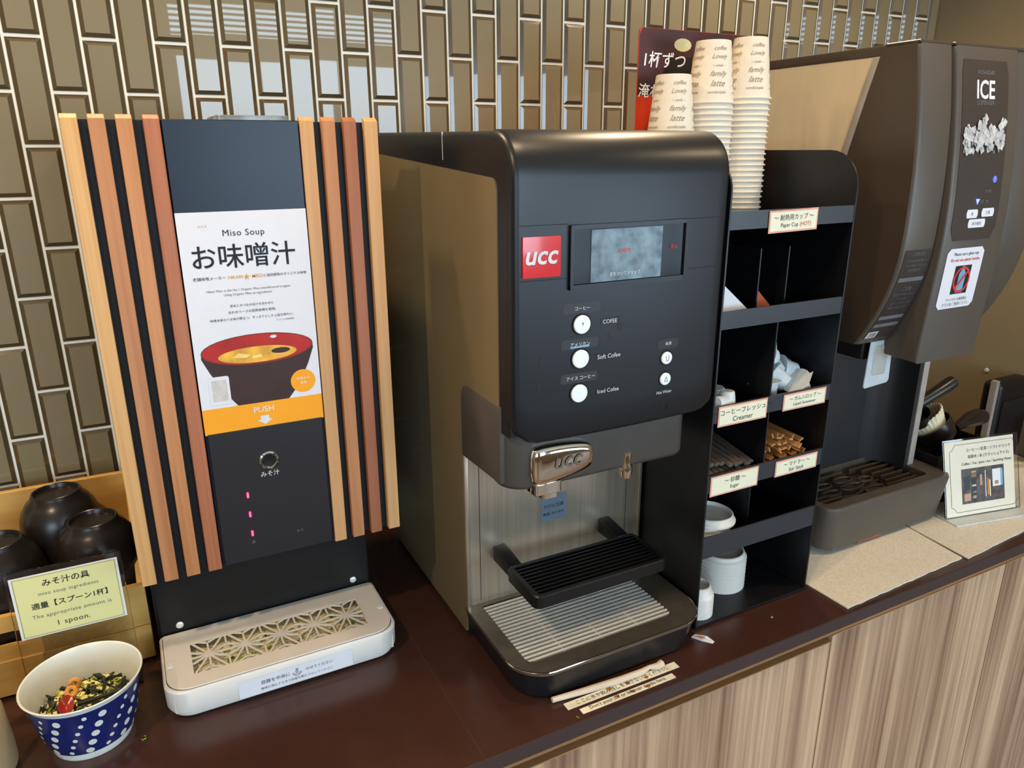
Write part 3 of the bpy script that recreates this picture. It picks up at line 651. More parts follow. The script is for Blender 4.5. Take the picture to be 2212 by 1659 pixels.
for (x, z, r, icon) in ((0.5998, 0.5509, 0.0122, None), (0.5989, 0.5051, 0.0122, None), (0.5980, 0.4580, 0.0122, None), (0.7404, 0.4878, 0.0088, 'cup'), (0.7402, 0.4573, 0.0088, 'drop')):
    b = B().lathe([(r + 0.0022, 0.0), (r + 0.0022, 0.0012), (r + 0.0004, 0.0006)], seg=28); b.xf(Matrix.Translation((x, bow(x), z)) @ Matrix.Rotation(PI / 2, 4, 'X')); rg = obj('button_ring', b, 'blackmatt', cm)
    b = B().lathe([(r, 0.0), (r, 0.0022), (r - 0.001, 0.003), (0.0001, 0.0031)], seg=28); b.xf(Matrix.Translation((x, bow(x), z)) @ Matrix.Rotation(PI / 2, 4, 'X')); bt = obj('button', b, 'button', cm)
    mpb = plane_map(x, bow(x) - 0.0032, z)
    if icon == 'cup':
        for pts in ([(-0.003, 0.004), (-0.0022, 0.004), (-0.0014, -0.004), (-0.002, -0.004)], [(0.003, 0.004), (0.0022, 0.004), (0.0014, -0.004), (0.002, -0.004)], [(-0.002, -0.004), (0.002, -0.004), (0.002, -0.0033), (-0.002, -0.0033)]): flat('icon', pts, mpb, 'greyink', bt)
    elif icon == 'drop':
        for pts in ([(0, 0.0045), (-0.0032, -0.003), (-0.0024, -0.003), (0, 0.0028)], [(0, 0.0045), (0.0032, -0.003), (0.0024, -0.003), (0, 0.0028)], [(-0.003, -0.0036), (0.003, -0.0036), (0.003, -0.003), (-0.003, -0.003)]): flat('icon', pts, mpb, 'greyink', bt)
    elif z > 0.54: flat('icon', [(-0.0012, 0.003), (0.0012, 0.003), (0.0, -0.002)], mpb, 'greyink', bt)
for (x, z, w) in ((0.600, 0.5725, 0.056), (0.598, 0.5255, 0.056), (0.598, 0.4795, 0.056), (0.7425, 0.5080, 0.036)):
    slab('label_plate', rr(x - w / 2, x + w / 2, z - 0.0066, z + 0.0066, 0.0045, 4), 0.0002, 'pill', cm)
for (s_, x, z, w, m_) in (('コーヒー', 0.600, 0.5722, 0.022, 'whiteink'), ('アメリカン', 0.598, 0.5250, 0.029, 'whiteink'), ('アイス コーヒー', 0.600, 0.4795, 0.043, 'whiteink'), ('給湯', 0.7425, 0.5085, 0.010, 'whiteink')):
    lettering(s_, DM(x, z, 0.0005), m_, cm, width=w, d=0.0004)
slab('sticker', [(0.584, 0.5200), (0.612, 0.5205), (0.612, 0.5230), (0.584, 0.5222)], 0.0004, 'photoblue', cm)
for (s_, x, z, w) in (('COFEE', 0.6425, 0.5510, 0.022), ('Soft Cofee', 0.6430, 0.5040, 0.036), ('Iced Cofee', 0.6435, 0.4560, 0.034), ('Hot Water', 0.7400, 0.4382, 0.027)):
    slab('label_tape', rr(x - w / 2 - 0.003, x + w / 2 + 0.003, z - 0.0048, z + 0.0048, 0.0005, 1), 0.0003, 'tape', cm)
    lettering(s_, DM(x, z, 0.0005), 'whiteink', cm, width=w, d=0.0004)
for (x, z, rx_, rz_) in ((0.5420, 0.5085, 0.0028, 0.0050), (0.5385, 0.4740, 0.0022, 0.0045), (0.6590, 0.5420, 0.0040, 0.0050), (0.6420, 0.5310, 0.0014, 0.0030), (0.6560, 0.5525, 0.0035, 0.0040)): slab('coffee_smudge', [(x + rx_ * math.cos(t_) * (1 + 0.3 * math.sin(3 * t_)), z + rz_ * math.sin(t_)) for t_ in [2 * PI * k / 12 for k in range(12)]], 0.00045, 'smudge', dr)
b = B().lathe([(0.0078, 0.0), (0.0078, 0.0006), (0.0070, 0.0006), (0.0070, 0.0)], seg=24); b.xf(Matrix.Translation((0.7406, bow(0.7406), 0.4164)) @ Matrix.Rotation(PI / 2, 4, 'X')); obj('lock_ring', b, 'blackmatt', cm)
# grey lower housing
b = B()
low_out = lambda g: [(x, y) for x, y in rr(CX0 + 0.0 + g, 0.806 - g, -0.596 + g, -0.440, [0.003, 0.003, 0.034, 0.02], 7)]
b.loft([[(x, y, z + (0.012 if x < 0.53 and y > -0.50 else 0.0)) for x, y in low_out(g)] for g, z in ((0.010, 0.3200), (0.003, 0.3225), (0.0, 0.3290), (0.0, 0.4040))], True); obj('lower_housing', b, 'machgrey', cm, 50)
b = B().prism([(-0.447, 0.325), (-0.447, 0.415), (-0.4495, 0.428), (-0.4560, 0.437), (-0.4680, 0.441), (-0.578, 0.441), (-0.578, 0.330)], 'x', CX0 - 0.003, CX0 + 0.006); b.bevel(0.002, 2); obj('housing_cheek', b, 'machgrey', cm)
# chrome spout
b = B(); so = [(0.5365, 0.3815), (0.548, 0.3860), (0.590, 0.3850), (0.626, 0.3795), (0.6345, 0.3690), (0.6335, 0.3500), (0.6260, 0.3395), (0.5860, 0.3315), (0.5480, 0.3270), (0.5365, 0.3330), (0.5345, 0.3560)]
def smoothpoly(p, n=2):
    for _ in range(n):
        q = []
        for i in range(len(p)):
            a, c = p[i], p[(i + 1) % len(p)]; q += [(a[0] * .75 + c[0] * .25, a[1] * .75 + c[1] * .25), (a[0] * .25 + c[0] * .75, a[1] * .25 + c[1] * .75)]
        p = q
    return p
so = smoothpoly(so); scx, scz = 0.585, 0.357
sc_ = lambda g: [(scx + (x - scx) * (1 - g / 0.05), scz + (z - scz) * (1 - g / 0.027)) for x, z in so]
b.loft([[(x, -0.590, z) for x, z in so], [(x, -0.602, z) for x, z in so], [(x, -0.6065, z) for x, z in sc_(0.003)], [(x, -0.6085, z) for x, z in sc_(0.010)]], True); su = obj('spout_cover', b, 'chrome', cm, 50)
lettering('ucc', plane_map(0.590, -0.6087, 0.3585), 'rimsteel', su, width=0.044, d=0.0012, shear=0.2, bold=0.02)
b = B().prism(rr(0.5405, 0.5830, -0.604, -0.575, 0.004, 3), 'z', 0.3130, 0.330); b.bevel(0.001, 1); obj('spout_outlet', b, 'chrome', cm)
b = B().prism(rr(0.552, 0.578, -0.6045, -0.580, 0.004, 3), 'z', 0.3070, 0.3135); obj('spout_tip', b, 'chrome', cm)
obj('hot_water_nozzle', B().lathe([(0.0060, 0.3055), (0.0085, 0.306), (0.0095, 0.312), (0.0095, 0.322), (0.0075, 0.328), (0.0075, 0.345)], 0.6985, -0.592, 20, True), 'chrome', cm)
# stainless splash back with cheeks
obj('splash_back', B().box(CX0 + 0.001, CX1 - 0.001, -0.4475, -0.4462, 0.050, 0.335), 'steel', cm)
for xa in (0.5265, 0.8080): obj('splash_groove', B().box(xa, xa + 0.0009, -0.4479, -0.4474, 0.062, 0.330), 'blackmatt', cm)
for xa in (CX0 - 0.0015, CX1 - 0.0065): obj('corner_post', B().box(xa, xa + 0.008, -0.4510, -0.4440, 0.050, 0.330).bevel(0.002, 2), 'steel', cm)
st = obj('sticker', B().prism(rr(0.6380, 0.6865, 0.1760, 0.2230, 0.003, 3), 'y', -0.4480, -0.4474), 'sticker', cm); st.data.materials.clear(); st.data.materials.append(mat('sticker_bluegrey', srgb(96, 108, 122), 0.45))
lettering('やけど注意', plane_map(0.662, -0.4481, 0.2030), 'ink', st, width=0.038); lettering('高温になります', plane_map(0.662, -0.4481, 0.1890), 'ink', st, width=0.040)
# fold-down cup shelf
cs = obj('cup_shelf', B(), 'black', cm) if False else None
b = B(); gx0, gx1, gy0, gy1, gz0, gz1 = 0.546, 0.786, -0.598, -0.502, 0.128, 0.148
fo = rr(gx0, gx1, gy0, gy1, [0.010, 0.010, 0.012, 0.012], 4)
fi = rr(gx0 + 0.009, gx1 - 0.009, gy0 + 0.008, gy1 - 0.008, [0.004] * 4, 4)
rings = [[(x, y, gz0) for x, y in fi], [(x, y, gz0) for x, y in fo], [(x, y, gz1 - 0.002) for x, y in fo], [(x * 0.985 + 0.666 * 0.015, y * 0.97 - 0.55 * 0.03, gz1) for x, y in fo], [(x, y, gz1) for x, y in fi], [(x, y, gz0) for x, y in fi]]
b.loft(rings, False); cs = obj('cup_shelf', b, 'black', cm)
obj('shelf_pan', B().box(gx0 + 0.006, gx1 - 0.006, gy0 + 0.006, gy1 - 0.006, gz0 + 0.002, gz0 + 0.006), 'blackmatt', cs)
for k in range(8):
    y = gy0 + 0.0165 + k * 0.0092
    obj('grate_bar', B().box(gx0 + 0.009, gx1 - 0.009, y - 0.0014, y + 0.0014, gz0 + 0.012, gz1 - 0.001), 'black', cs)
for xa in (0.550, 0.752):
    b = B().prism([(-0.4475, 0.130), (-0.506, 0.129), (-0.506, 0.149), (-0.470, 0.154), (-0.4475, 0.156)], 'x', xa, xa + 0.022); b.bevel(0.002, 2); obj('bracket', b, 'black', cs)
# drip tray
b = B(); DO = lambda g: [(x, y - 0.006 * max(0, 1 - ((x - 0.67) / 0.165) ** 2) * (1 if y < -0.5 else 0)) for x, y in rr(CX0 - 0.003 + g, CX1 - 0.001 - g, -0.643 + g, -0.4465, [0.002, 0.002, 0.052, 0.052], 10)]
b.loft([[(x, y, z) for x, y in DO(g)] for g, z in ((0.016, 0.001), (0.010, 0.004), (0.001, 0.046), (0.0, 0.050))], True); dtr = obj('drip_tray', b, 'machine', cm, 40)
b = B(); ow = DO(-0.0008); iw = [(x, y) for x, y in rr(0.5235, 0.7865, -0.6165, -0.4575, [0.004, 0.004, 0.014, 0.014], 4)]
def ring_plate(b, ow, iw, z0, z1):
    ov = [b.bm.verts.new((x, y, z1)) for x, y in ow]; iv = [b.bm.verts.new((x, y, z1)) for x, y in iw]; E_ = []
    for L in (ov, iv):
        for k in range(len(L)): E_.append(b.bm.edges.new((L[k], L[(k + 1) % len(L)])))
    bmesh.ops.triangle_fill(b.bm, edges=E_, use_beauty=True)
    ret = bmesh.ops.extrude_face_region(b.bm, geom=list(b.bm.faces)); bmesh.ops.translate(b.bm, verts=[v for v in ret['geom'] if isinstance(v, bmesh.types.BMVert)], vec=(0, 0, z0 - z1))
ring_plate(b, ow, iw, 0.0505, 0.0570)
# keep only the rim, not the filled middle
for f in list(b.bm.faces):
    c_ = f.calc_center_median()
    if abs(f.normal.z) > 0.9 or True:
        if 0.5245 < c_.x < 0.7855 and -0.6155 < c_.y < -0.4585 and (c_.z > 0.0569 or c_.z < 0.0506):
            inside = 0.5240 < c_.x < 0.7860 and all(0.5230 < v.co.x < 0.7870 and -0.6170 < v.co.y < -0.4570 for v in f.verts)
            if inside: b.bm.faces.remove(f)
rm = obj('tray_rim', b, 'rimsteel', dtr, 40)
_e = DO(-0.0012)
obj('rim_edge', B().tube([(x, y, 0.0560) for x, y in _e + _e[:1] if y < -0.46], 0.0014, 6), 'chrome', dtr)
barb = B().box(0.0, 0.2610, -0.0019, 0.0019, 0.0, 0.0035); bmesh.ops.recalc_face_normals(barb.bm, faces=barb.bm.faces); bme = bpy.data.meshes.new('grille_bar'); barb.bm.to_mesh(bme); barb.bm.free(); bme.materials.append(K['steelbar'])
for k in range(18):
    y = -0.4635 - k * 0.00865
    o = bpy.data.objects.new('grille_bar', bme); COL.objects.link(o); o.parent = dtr; o.location = Vector((0.5245, y, 0.0535)) - cm.location
for xa in (0.588, 0.655, 0.722): obj('grille_rod', B().tube([(xa, -0.459, 0.0528), (xa, -0.615, 0.0528)], 0.0012, 6), 'steelbar', dtr)
obj('catch_pan', B().box(0.5255, 0.7850, -0.612, -0.458, 0.0502, 0.0508), 'blackmatt', dtr)

# ================================================================ shelf organiser
SX0, SX1, SF, SBk = 0.8445, 1.1005, -0.607, -0.33
sh = thing('organizer_shelf', 'tall black organizer shelf between the coffee machine and ice dispenser', 'shelf', (0.972, -0.47, 0.0))
for xa in (SX0, SX1 - 0.003):
    pts = [(SF, 0.0), (SBk, 0.0), (SBk, 0.7625)] + [(SF + 0.058 - 0.058 * math.sin(a), 0.7625 - 0.058 + 0.058 * math.cos(a)) for a in [PI / 2 * k / 8 for k in range(9)]]
    obj('side_panel', B().prism(pts, 'x', xa, xa + 0.003), 'shelf', sh)
obj('back_panel', B().box(SX0 + 0.003, SX1 - 0.003, SBk - 0.003, SBk, 0.0, 0.69), 'shelf', sh)
BZ = [(0.6560, 0.6815), (0.5125, 0.5395), (0.3660, 0.3930), (0.2490, 0.2785), (0.1320, 0.1700)]
boards = []
for (z0, z1) in BZ:
    bo_ = obj('shelf_board', B().box(SX0 + 0.003, SX1 - 0.003, SF + 0.003, SBk - 0.003, z0, z0 + 0.003), 'shelf', sh); boards.append(bo_)
    obj('front_lip', B().box(SX0 + 0.003, SX1 - 0.003, SF + 0.0005, SF + 0.0035, z0, z1), 'shelflip', bo_)
obj('shelf_board', B().box(SX0 + 0.003, SX1 - 0.003, SF, SBk - 0.003, 0.0015, 0.006), 'shelf', sh)
for (z0, z1, xx) in ((0.369, 0.5120, 0.9670), (0.252, 0.3655, 0.9680)): obj('divider', B().box(xx - 0.0012, xx + 0.0012, SF + 0.006, SBk - 0.004, z0, z1), 'shelf', sh)
obj('divider', B().box(0.9690, 0.9714, SF + 0.03, SBk - 0.004, 0.135, 0.246), 'shelf', sh)
for xx in (0.9415, 1.0005): obj('divider', B().box(xx - 0.0012, xx + 0.0012, -0.578, SBk - 0.004, 0.516, 0.622), 'shelf', sh)
LMx = lambda x, z, t: (lambda u, v, d: (x + u * math.cos(t) - v * math.sin(t), SF - 0.0002 - d, z + u * math.sin(t) + v * math.cos(t)))
for (x, z, w, h, t, jp, en, hot) in ((0.969, 0.6645, 0.098, 0.032, 0.02, '～ 耐熱用カップ ～', 'Paper Cup', 'HOT'), (0.905, 0.3760, 0.100, 0.033, 0.0, '～ コーヒーフレッシュ ～', 'Creamer', None), (1.038, 0.3770, 0.096, 0.028, 0.0, '～ ガムシロップ ～', 'Liquid Sweetener', None),
                                     (0.901, 0.2600, 0.100, 0.034, 0.0, '～ 砂糖 ～', 'Sugar', None), (1.037, 0.2615, 0.096, 0.028, 0.0, '～ マドラー ～', 'Stir Stick', None)):
    mp = LMx(x, z, t)
    b = B(); q = [(-w / 2, -h / 2), (w / 2, -h / 2), (w / 2, h / 2), (-w / 2, h / 2)]
    b.loft([[mp(u, v, 0.0002) for u, v in q], [mp(u, v, 0.0010) for u, v in q]], True); lc = obj('label_card', b, 'pinkedge', sh, 0)
    g_ = 0.0025; flat('label_face', [(-w / 2 + g_, -h / 2 + g_), (w / 2 - g_, -h / 2 + g_), (w / 2 - g_, h / 2 - g_), (-w / 2 + g_, h / 2 - g_)], mp, 'cream', lc, 0.0012)
    lettering(jp, (lambda m_: lambda u, v, d: m_(u, v + h * 0.17, d))(mp), 'ink', lc, height=h * 0.27, d=0.0015)
    lettering(en, (lambda m_, o_: lambda u, v, d: m_(u + o_, v - h * 0.20, d))(mp, -0.008 if hot else 0), 'ink', lc, height=h * 0.24, d=0.0015)
    if hot: lettering('(HOT)', (lambda m_: lambda u, v, d: m_(u + 0.024, v - h * 0.20, d))(mp), 'redink', lc, height=h * 0.24, d=0.0015)
b = B().lathe([(0.0001, 0.0), (0.016, 0.0), (0.016, 0.0006), (0.0001, 0.0006)], seg=24); b.xf(Matrix.Translation((1.018, SBk - 0.0033, 0.478)) @ Matrix.Rotation(PI / 2, 4, 'X')); obj('pale_disc', b, 'clearw', sh)  # small pale disc set flat against the back panel

# ---------------- paper cups, nested upside down in three stacks
CH, CRr, CRs = 0.0930, 0.0388, 0.0270
b = B().lathe([(CRr - 0.0012, 0.001), (CRs, CH), (CRs - 0.001, CH + 0.0004), (CRs - 0.0018, CH - 0.003), (0.0001, CH - 0.003)], seg=36)
cup0 = solo('paper_cup', b, 'cup', 'x', 'cup')
cup0.location = (0, 0, 0)
for v in cup0.data.vertices: pass
rimb = B().tube([((CRr - 0.0005) * math.cos(2 * PI * k / 36), (CRr - 0.0005) * math.sin(2 * PI * k / 36), 0.0018 - 0.001) for k in range(37)], 0.0017, 6, False)
obj('rim', rimb, 'cup', cup0, off=(0, 0, 0))
CUPZ = 0.6605; PITCH = 0.00865; firstc = True; tops = []
for (x, y, n, nm) in ((0.8850, -0.418, 15, 'shortest'), (0.9600, -0.418, 21, 'middle'), (1.0375, -0.418, 22, 'tallest')):
    jx = jy = 0
    for k in range(n):
        o = cup0 if firstc else copy_tree(cup0); firstc = False
        o.location = (x + random.uniform(-.0006, .0006), y + random.uniform(-.0006, .0006), CUPZ + k * PITCH); o.rotation_euler = (0, 0, random.uniform(0, 6))
        if k == n - 1:
            tag(o, {'shortest': 'upturned printed paper cup on top of the shortest stack, before the red menu', 'middle': 'upturned printed paper cup on top of the middle cup stack', 'tallest': 'upturned printed paper cup on top of the tallest stack, beside the ice dispenser'}[nm], 'cup', 'paper cups on the organizer'); o.rotation_euler = (0, 0, 0); tops.append(o)
        else: tag(o, ORD[n - 1 - k] + {'shortest': ' white paper cup from the top of the shortest stack', 'middle': ' white paper cup from the top of the middle cup stack', 'tallest': ' white paper cup from the top of the tallest stack'}[nm], 'cup', 'paper cups on the organizer')
def cone_map(o, ang0, zc):
    L = o.location
    def f(u, v, d):
        z = zc + v; r = CRr - 0.0012 + (CRs - CRr + 0.0012) * (z - 0.001) / (CH - 0.001) + 0.0003 + d; a = ang0 + u / r
        return (L.x + r * math.cos(a), L.y + r * math.sin(a), L.z + z)
    return f
for o in tops:
    for c_ in range(-1, 3):
        a0 = -PI / 2 - 0.45 + c_ * 1.25
        for (s_, z, w) in (('coffee', 0.080, 0.021), ('Lovely', 0.067, 0.026), ('~ smile ~', 0.055, 0.022), ('family', 0.042, 0.028), ('latte', 0.029, 0.024), ('comfortable', 0.016, 0.030)):
            lettering(s_, cone_map(o, a0 + (z * 2), z), 'cupink', o, width=w, d=0.0001, shear=0.5)

# ---------------- red menu card behind the cups
mn = thing('menu_card', 'red coffee menu card standing behind the paper cups', 'sign', (0.975, -0.352, 0.6592))
def mm(x, z): return plane_map(x, -0.3555, z)
b = B().prism(rr(0.8620, 1.0900, 0.6592, 0.9490, [0.006, 0.006, 0.001, 0.001], 4), 'y', -0.3555, -0.3535); obj('card', b, 'posterred', mn)
flat('print_dark', [(0, 0), (0.227, 0), (0.227, 0.100), (0.006, 0.100), (0.0005, 0.09)], mm(0.8625, 0.8485), 'posterdark', mn, 0.0003)
flat('print_plate', [(0.014, 0.0), (0.110, 0.0), (0.150, 0.060), (0.045, 0.062)], mm(0.8800, 0.8480), 'black', mn, 0.0005)
flat('print_leaf', ell(0, 0, 0.018, 0.010, 14), mm(0.9500, 0.9270), 'leaf', mn, 0.0005)
flat('print_flame', [(-0.004, -0.06), (0.012, -0.05), (0.010, -0.02), (0.018, 0.020), (0.006, 0.020), (-0.002, -0.01)], mm(0.9740, 0.9150), 'amber', mn, 0.0006)
lettering('1杯ずつ', mm(0.9150, 0.9030), 'whiteink', mn, width=0.084, d=0.0010, bold=0.01, shear=0.1)
lettering('淹れたて', mm(0.9090, 0.8560), 'whiteink', mn, width=0.090, d=0.0010, bold=0.01, shear=0.1)

# ---------------- creamers and sweetener cups
def portion(name, r0, r1, h, m, loc, rot, label, cat, group):
    b = B().lathe([(0.0001, 0.0), (r0 * 0.9, 0.0), (r0, 0.0015), (r1, h - 0.001), (r1 + 0.0015, h - 0.001), (r1 * 1.28, h), (r1 * 1.28, h + 0.0006), (0.0001, h + 0.0009)], seg=20)
    t = solo(name, b, m, label, cat, group); 
    obj('peel_lid', B().prism([(x, y) for x, y in ell(0, 0, r1 * 1.29, r1 * 1.29, 18)][:17] + [(r1 * 1.6, 0.0)], 'z', h + 0.0009, h + 0.0012), 'clearw', t, off=(0, 0, 0))
    t.location = loc; t.rotation_euler = rot; return t
z3 = 0.3692
for i, (x, y, z, rx, ry) in enumerate(((0.874, -0.560, z3 + 0.027, PI, 0.25), (0.893, -0.583, z3 + 0.030, PI, 0.05), (0.862, -0.592, z3 + 0.016, PI * 0.6, 0.3), (0.868, -0.520, z3 + 0.030, PI * 0.9, 0.0), (0.905, -0.548, z3 + 0.024, PI, 0.1), (0.882, -0.480, z3 + 0.024, PI, 0.1))):
    lb = ['small coffee creamer tilted back against the pile, below the packets', 'upturned coffee creamer at the front of its compartment', 'coffee creamer half hidden behind the creamer label', 'coffee creamer lying at the back of the pile', 'upturned coffee creamer behind the front one', 'rearmost coffee creamer in the compartment'][i]
    portion('coffee_creamer', 0.0115, 0.0148, 0.027, 'clearw', (x, y, z + 0.007), (rx, ry, i), lb, 'creamer', 'coffee creamers')
rs = random.Random(11)
sw = [(0.992, -0.572, z3 + 0.004, 0.15, 0.1), (1.034, -0.572, z3 + 0.022, 1.0, 0.5), (1.064, -0.580, z3 + 0.010, 0.5, -0.6), (0.993, -0.556, z3 + 0.052, 1.7, 0.3), (1.020, -0.548, z3 + 0.068, 2.0, 0.6), (1.046, -0.552, z3 + 0.050, 2.4, -0.4), (0.984, -0.540, z3 + 0.086, 1.5, 0.1), (1.002, -0.525, z3 + 0.094, 1.4, -0.5), (1.070, -0.556, z3 + 0.036, 1.0, 1.2), (1.016, -0.510, z3 + 0.030, 0.3, 0.2), (1.054, -0.515, z3 + 0.030, 0.3, 0.2)]
nm = ['at the left front of the sweetener pile', 'in the front middle of the sweetener pile', 'at the right front of the sweetener pile', 'left of centre in the second layer', 'topmost in the centre of the pile', 'leaning right in the second layer', 'standing tall at the upper left of the pile', 'upright at the top back of the pile', 'with its lid tipped to the right', 'deep in the middle of the pile', 'deep in the right of the pile']
for i, (x, y, z, rx, rz) in enumerate(sw):
    portion('sweetener_cup', 0.0145, 0.0190, 0.028, 'clearw', (x, y, z), (rx, rz, rs.uniform(0, 6)), 'frosted liquid sweetener cup ' + nm[i], 'sweetener', 'liquid sweetener cups')
# ---------------- packets in the upper compartments
b = B().prism([(0, 0), (0.085, 0), (0.020, 0.062), (0, 0.070)], 'y', -0.001, 0.001); b.xf(Matrix.Translation((0.852, -0.585, 0.5165)) @ Matrix.Rotation(-0.25, 4, 'X'))
pk = solo('paper_packet', b, 'paper', 'white paper packet leaning in the left upper compartment', 'packet')
b = B().prism([(0, 0), (0.042, 0), (0.010, 0.042), (0, 0.044)], 'y', -0.0012, 0.0012); b.xf(Matrix.Translation((0.9445, -0.578, 0.5165)) @ Matrix.Rotation(-0.35, 4, 'X'))
solo('tea_packet', b, 'redpkt', 'reddish brown tea packet leaning between two dividers', 'packet')
# ---------------- sugar sticks and stirrers
rs = random.Random(5); cells = []
for k in range(24):
    layer, c_ = k // 8, k % 8; x = 0.856 + c_ * 0.0125 + layer * 0.003; z = 0.2530 + 0.006 + layer * 0.0085 * (1 + 0.9 * (7 - c_) / 7) + rs.uniform(0, 0.002)
    a = rs.uniform(-0.10, 0.06); y0 = -0.599 + rs.uniform(0, 0.010)
    b = B().prism(ell(0, 0, 0.0056, 0.0038, 10), 'y', 0, 0.115); b.xf(Matrix.Translation((x, y0, z)) @ Matrix.Rotation(a, 4, 'Z') @ Matrix.Rotation(0.13, 4, 'X'))
    solo('sugar_stick', b, 'sugar', 'slim brown striped sugar stick in the compartment above the sugar label', 'sugar stick', 'sugar sticks in the organizer')
for k in range(45):
    layer, c_ = k // 9, k % 9; x = 0.978 + c_ * 0.0118 + rs.uniform(-0.002, 0.002); z = 0.2560 + layer * 0.0125 * (1.15 - 0.5 * c_ / 8) + rs.uniform(0, 0.004)
    a = rs.uniform(-0.14, 0.10); y0 = -0.601 + rs.uniform(0, 0.02) + layer * 0.003
    b = B().box(-0.0050, 0.0050, 0, 0.125, -0.0015, 0.0015); b.bevel(0.0008, 1); b.xf(Matrix.Translation((x, y0, z)) @ Matrix.Rotation(a, 4, 'Z') @ Matrix.Rotation(rs.uniform(-1.2, 1.2), 4, 'Y') @ Matrix.Rotation(0.05, 4, 'X'))
    solo('stir_stick', b, 'stick', 'wooden stir stick in the pile above the stir stick label', 'stir stick', 'stir sticks in the organizer')
# ---------------- cup lids
b = B().lathe([(0.0415, 0.0), (0.0440, 0.0003), (0.0443, 0.0040), (0.0425, 0.0060), (0.0405, 0.0075), (0.0395, 0.0135), (0.0375, 0.0145), (0.0360, 0.0120), (0.0350, 0.0085), (0.0001, 0.0085)], seg=40)
lid0 = solo('cup_lid', b, 'white', 'x', 'lid')
fl = True
def put_lid(x, y, z, rot, lab):
    global fl
    o = lid0 if fl else copy_tree(lid0); fl = False
    o.location = (x, y, z); o.rotation_euler = rot; tag(o, lab, 'lid', 'white cup lids')
for k in range(8): put_lid(0.975, -0.520, 0.0062 + k * 0.0078, (0, 0, 0), 'white cup lid on top of the large stack in the bottom compartment' if k == 7 else ORD[7 - k] + ' white cup lid from the top of the large stack in the bottom compartment')
for k in range(6): put_lid(0.893, -0.470, 0.0062 + k * 0.0078, (0, 0, 0), ORD[5 - k] + ' white cup lid from the top of the back left stack, bottom compartment')
b = B().lathe([(0.0255, 0.0), (0.0275, 0.0003), (0.0275, 0.040), (0.0262, 0.046), (0.0225, 0.050), (0.021, 0.060), (0.0185, 0.0605), (0.0165, 0.052), (0.0001, 0.051)], 0.8765, -0.572, 28)
solo('plastic_container', b, 'white', 'small white plastic container cut off by the left side of the organizer', 'container')
put_lid(0.894, -0.552, 0.1355, (0, 0, 0), 'white cup lid lowest of the pile behind the fifth shelf lip'); put_lid(0.897, -0.552, 0.1455, (0, 0, 1.0), 'white cup lid in the middle of the pile behind the fifth shelf lip'); put_lid(0.893, -0.554, 0.1555, (0, 0, 2.0), 'white cup lid second from the top of the pile behind the fifth shelf lip'); put_lid(0.905, -0.553, 0.1680, (0.02, 0.03, 0.4), 'white cup lid on top of the pile behind the fifth shelf lip')
b = B().lathe([(0.040, 0.0), (0.042, 0.0004), (0.041, 0.012), (0.034, 0.020), (0.0001, 0.022)], seg=32); b.xf(Matrix.Translation((0.890, -0.478, 0.200)) @ Matrix.Rotation(1.0, 4, 'X') @ Matrix.Rotation(0.3, 4, 'Z'))
solo('dome_lid', b, 'clearw', 'grey translucent dome lid leaning behind the white lids', 'lid')

# ================================================================ ice dispenser
IX0, IX1, IXa, IXb = 1.208, 1.552, 1.288, 1.452
ic = thing('ice_dispenser', 'tall brown ice dispenser with ICE lettering and steel side panel', 'ice dispenser', (1.38, -0.32, 0.0))
def interp(T, z):
    for (z0, y0), (z1, y1) in zip(T, T[1:]):
        if z1 <= z <= z0: return y0 + (y1 - y0) * (z0 - z) / (z0 - z1)
    return T[-1][1] if z < T[-1][0] else T[0][1]
PS = [(0.918, -0.597), (0.87, -0.606), (0.812, -0.6155), (0.73, -0.6225), (0.652, -0.624), (0.60, -0.6225), (0.56, -0.616), (0.53, -0.607), (0.487, -0.5905), (0.436, -0.5600)]
PC = [(0.918, -0.6015), (0.87, -0.612), (0.778, -0.6260), (0.68, -0.6345), (0.612, -0.6345), (0.54, -0.6305), (0.44, -0.6240), (0.405, -0.6220)]
def curve_smooth(T, n=40):
    z0, z1 = T[0][0], T[-1][0]; zs = [z0 + (z1 - z0) * k / n for k in range(n + 1)]; ys = [interp(T, z) for z in zs]
    for _ in range(6): ys = [ys[0]] + [(ys[i - 1] + 2 * ys[i] + ys[i + 1]) / 4 for i in range(1, n)] + [ys[-1]]
    return list(zip(zs, ys))
CS, CC = curve_smooth(PS), curve_smooth(PC)
# steel cabinet behind
b = B().box(IX0 + 0.004, IX1, -0.532, -0.02, 0.438, 0.905); b.bevel(0.010, 4, lambda c, d: abs(d.z) > 0.9 and c.y < -0.5); obj('upper_body', b, 'icesteel', ic)
obj('lower_body', B().box(IX0 + 0.004, IX1, -0.385, -0.02, 0.010, 0.4375), 'icedark', ic)
obj('top_cover', B().box(IX0 + 0.002, IX1, -0.537, -0.02, 0.9052, 0.9210).bevel(0.002, 2), 'ice', ic)
def sect(name, x0, x1, C, yb, m, bev=0.006):
    pts = [(y, z) for z, y in C] + [(yb, C[-1][0] + 0.004), (yb, C[0][0])]
    b = B().prism(pts, 'x', x0, x1); 
    if bev: b.bevel(bev, 3, lambda c, d: c.y < yb - 0.02 and abs(d.x) < 0.5)
    return obj(name, b, m, ic, 40)
sl = sect('front_cover', IX0, IXa - 0.001, CS, -0.536, 'icegrey'); sr = sect('front_cover', IXb + 0.001, IX1, CS, -0.536, 'icegrey')
sc2 = sect('front_door', IXa, IXb, CC, -0.536, 'icegrey', 0.005)
obj('side_cheek', B().prism([(y + 0.004, z) for z, y in CS] + [(-0.420, 0.436), (-0.455, 0.600), (-0.494, 0.760), (-0.520, 0.860), (-0.5345, 0.917)], 'x', IX0 - 0.0022, IX0 + 0.0045), 'ice', ic)
